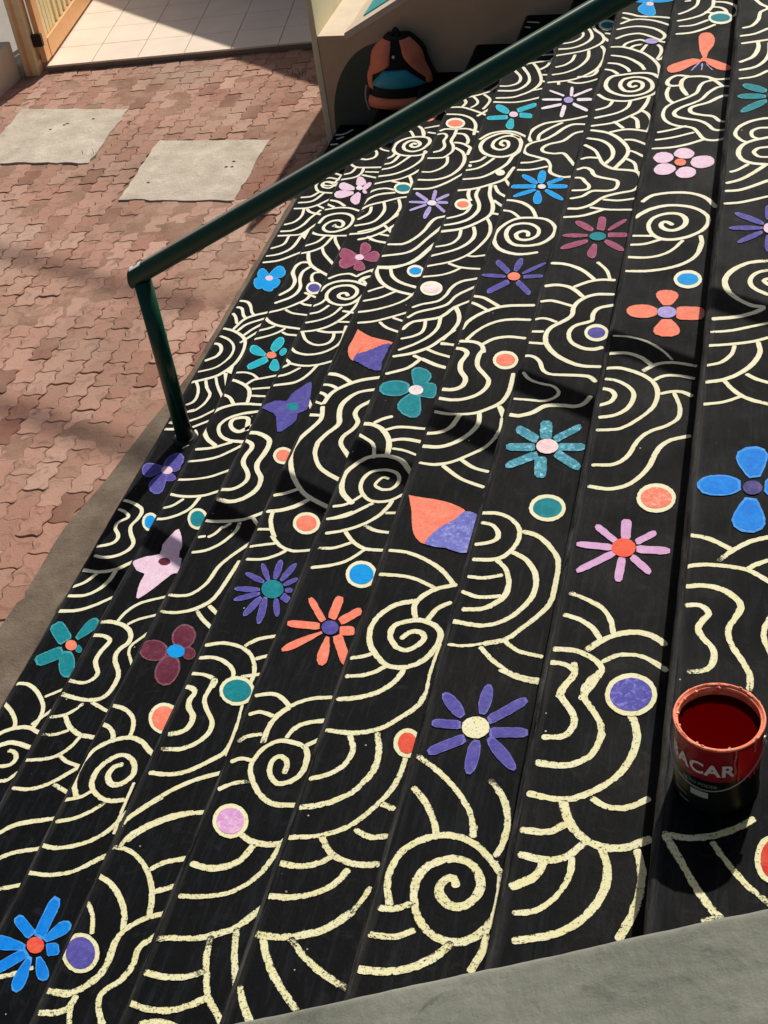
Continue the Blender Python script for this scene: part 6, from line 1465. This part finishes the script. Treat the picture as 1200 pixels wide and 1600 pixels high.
bagpatch('side_panel', lambda t: -1.0, lambda t: -1.0 + .20 + (.62 * max(0, min(1, (t - .52) / .16)) if t < .9 else .62 - (t - .9) * 1.5), .30, .965, mo, n=22)
bagpatch('side_panel', lambda t: .86 - .52 * max(0, min(1, (t - .45) / .35)), lambda t: 1.0 - .05 * t, .30, .97, mo, n=22)
bagpatch('front_pocket', lambda t: -.86 + 1.9 * (t - .36), lambda t: .84 - 1.9 * (t - .36), .36, .60, mtl, puff=.03)
bagpatch('bottom_panel', lambda t: -.92, lambda t: .92, .02, .20, mo, puff=.012)
bm = bmesh.new(); c = bagpt(.0, .80, .02); bmesh.ops.create_icosphere(bm, subdivisions=2, radius=.009)
for v in bm.verts: v.co += c
obj('white_logo_dot', bm, simple('white_plastic', (.8, .8, .8), .4), bag, True)
bm = bmesh.new()
tube(bm, [bagpt(-.35 + .7 * i / 10, .99, -.05) + Vector((0, 0, .045 * math.sin(math.pi * i / 10))) for i in range(11)], .009, 10)
obj('carry_loop', bm, mk, bag)
bm = bmesh.new()
tube(bm, [bagpt(-1.0, .33, .01) + Vector((-.012 - .015 * math.sin(math.pi * i / 8), -.01, -.155 * i / 8)) for i in range(9)], .006, 8)
obj('side_strap', bm, simple('pale_grey_webbing', (.45, .38, .38), .7), bag)

# ------------------------------------------------------------------ gate, post, wall at top left
def MPt(u, v): return MP @ Matrix.Translation((u, v, 0))
bm = bmesh.new(); box(bm, -.155, -.045, -.06, .05, .0, 2.1, MP, bev=.006)
gp = obj('gate_post', bm, M['wood']); tag(gp, 'square light wooden post the slatted gate hangs from', 'post')
bm = bmesh.new(); box(bm, -.123, -.095, -.063, -.058, .01, 2.09, MP); obj('cover_strip', bm, M['wood2'], gp)
gate = empty('wooden_gate', tuple(MP @ Vector((0, 0, .06))), 'open light wooden slatted gate above the ivory tiles', 'gate')
GL, GH = 1.5, 1.9
bm = bmesh.new()
box(bm, -.020, .022, .0, .11, .075, GH, MP, bev=.004); obj('stile', bm, M['wood2'], gate)
bm = bmesh.new(); box(bm, -.020, .022, GL - .1, GL, .075, GH, MP, bev=.004); obj('stile', bm, M['wood2'], gate)
bm = bmesh.new(); box(bm, -.018, .026, .112, GL - .102, .075, .215, MP, bev=.004); obj('rail', bm, M['wood2'], gate)
bm = bmesh.new(); box(bm, -.018, .026, .112, GL - .102, GH - .12, GH, MP, bev=.004); obj('rail', bm, M['wood2'], gate)
v0 = .125; i = 0
while v0 < GL - .17:
    bm = bmesh.new(); wd = .062
    box(bm, -.010, .012, v0, v0 + wd, .217, GH - .122, MP, bev=.003); obj('slat', bm, M['wood'], gate)
    v0 += wd + (.010 if i < 3 else .05); i += 1
bm = bmesh.new(); box(bm, -.05, .030, -.022, .016, .20, .29, MP, bev=.003)
obj('hinge', bm, M['iron'], gate)
bm = bmesh.new(); box(bm, -3.5, -.16, .02, 5.0, -.03, .012, MP)
tag(obj('side_path', bm, M['greywall']), kind='structure')
bm = bmesh.new(); box(bm, -5.0, -2.84, 4.6, 7.06, -.03, .28, bev=.012)
tag(obj('low_plinth', bm, simple('pale_beige_plinth_paint', (.66, .56, .44), .7, .3, 0, 7, .2)), 'low beige plinth at the left edge beside the gate post', 'plinth')
bm = bmesh.new(); box(bm, -.225, -.158, -.05, .06, -.03, .10, MP, bev=.02)
tag(obj('post_footing', bm, M['slab']), 'rough mortar footing against the wooden gate post', 'footing')

# ------------------------------------------------------------------ unseen slab and cables added above the frame to cast ground shadows
k_ = LD / -LD.z
def lift(x, y, z0, h): return Vector((x, y, z0)) - k_ * h     # the point h above that shades (x,y,z0)
bm = bmesh.new()
E_ = [(-2.35, 8.25), (-1.66, 7.76), (-1.02, 7.315), (-.30, 6.82), (.35, 6.75), (1.5, 12.5), (-4.5, 14.5), (-5, 10.2)]  # outline of an added slab, shaped so its shadow edge crosses the tiles
vv = [lift(x, y, .05, 1.8) for x, y in E_]
poly(bm, [(v.x, v.y) for v in vv], vv[0].z, vv[0].z + .10)
tag(obj('unseen_occluder', bm, M['occluder']), 'flat dark unseen roof above the tiled floor, out of the picture', 'occluder')
for P, r_ in (([(-6, 6.2), (-1.79, 4.50), (-.86, 4.125), (-.35, 3.95)], .034), ([(-6, 4.7), (-1.05, 2.985), (-.24, 2.70), (-.02, 2.62)], .040)):
    pts = [lift(x, y, 0, 8.0) for x, y in P]; pts.append(pts[-1] - k_ * 1.5)  # added cables; the ends turn along the sunlight so their shadows stop
    bm = bmesh.new(); tube(bm, pts, r_, 12)
    tag(obj('shadow_cable', bm, M['iron']), ('thinner unseen cable added to cast a shadow band beyond the handrail post' if r_ < .037 else 'thicker unseen cable added to cast a shadow band nearer the camera'), 'cable', 'added shadow cables')

bm = bmesh.new()
for c_, n_ in (((-2.45, 7.16), 7), ((-2.2, 7.19), 9), ((-1.9, 7.23), 5), ((-.62, 6.95), 12), ((-.45, 6.90), 8), ((-2.9, 6.95), 6), ((-.30, 5.98), 6), ((-1.72, 5.75), 4)):
    for i in range(n_):
        x = c_[0] + rng.uniform(-.06, .06); y = c_[1] + rng.uniform(-.02, .02); hh = rng.uniform(.02, .06); a = rng.uniform(0, 6.28); l = rng.uniform(.2, .9) * hh; wd = .0022
        d = Vector((math.cos(a), math.sin(a), 0)); q = Vector((-d.y, d.x, 0)) * wd; b0 = Vector((x, y, 0))
        v = [bm.verts.new(p) for p in (b0 - q, b0 + q, b0 + d * l * .4 + q * .8 + Vector((0, 0, hh * .7)), b0 + d * l * .4 - q * .8 + Vector((0, 0, hh * .7)), b0 + d * l + Vector((0, 0, hh)))]
        bm.faces.new((v[0], v[1], v[2], v[3])); bm.faces.new((v[3], v[2], v[4]))
tag(obj('weeds', bm, simple('weed_green', (.08, .16, .03), .7, .3)), 'short green weeds in the joint along the tiled floor edge', 'weeds', kind='stuff')
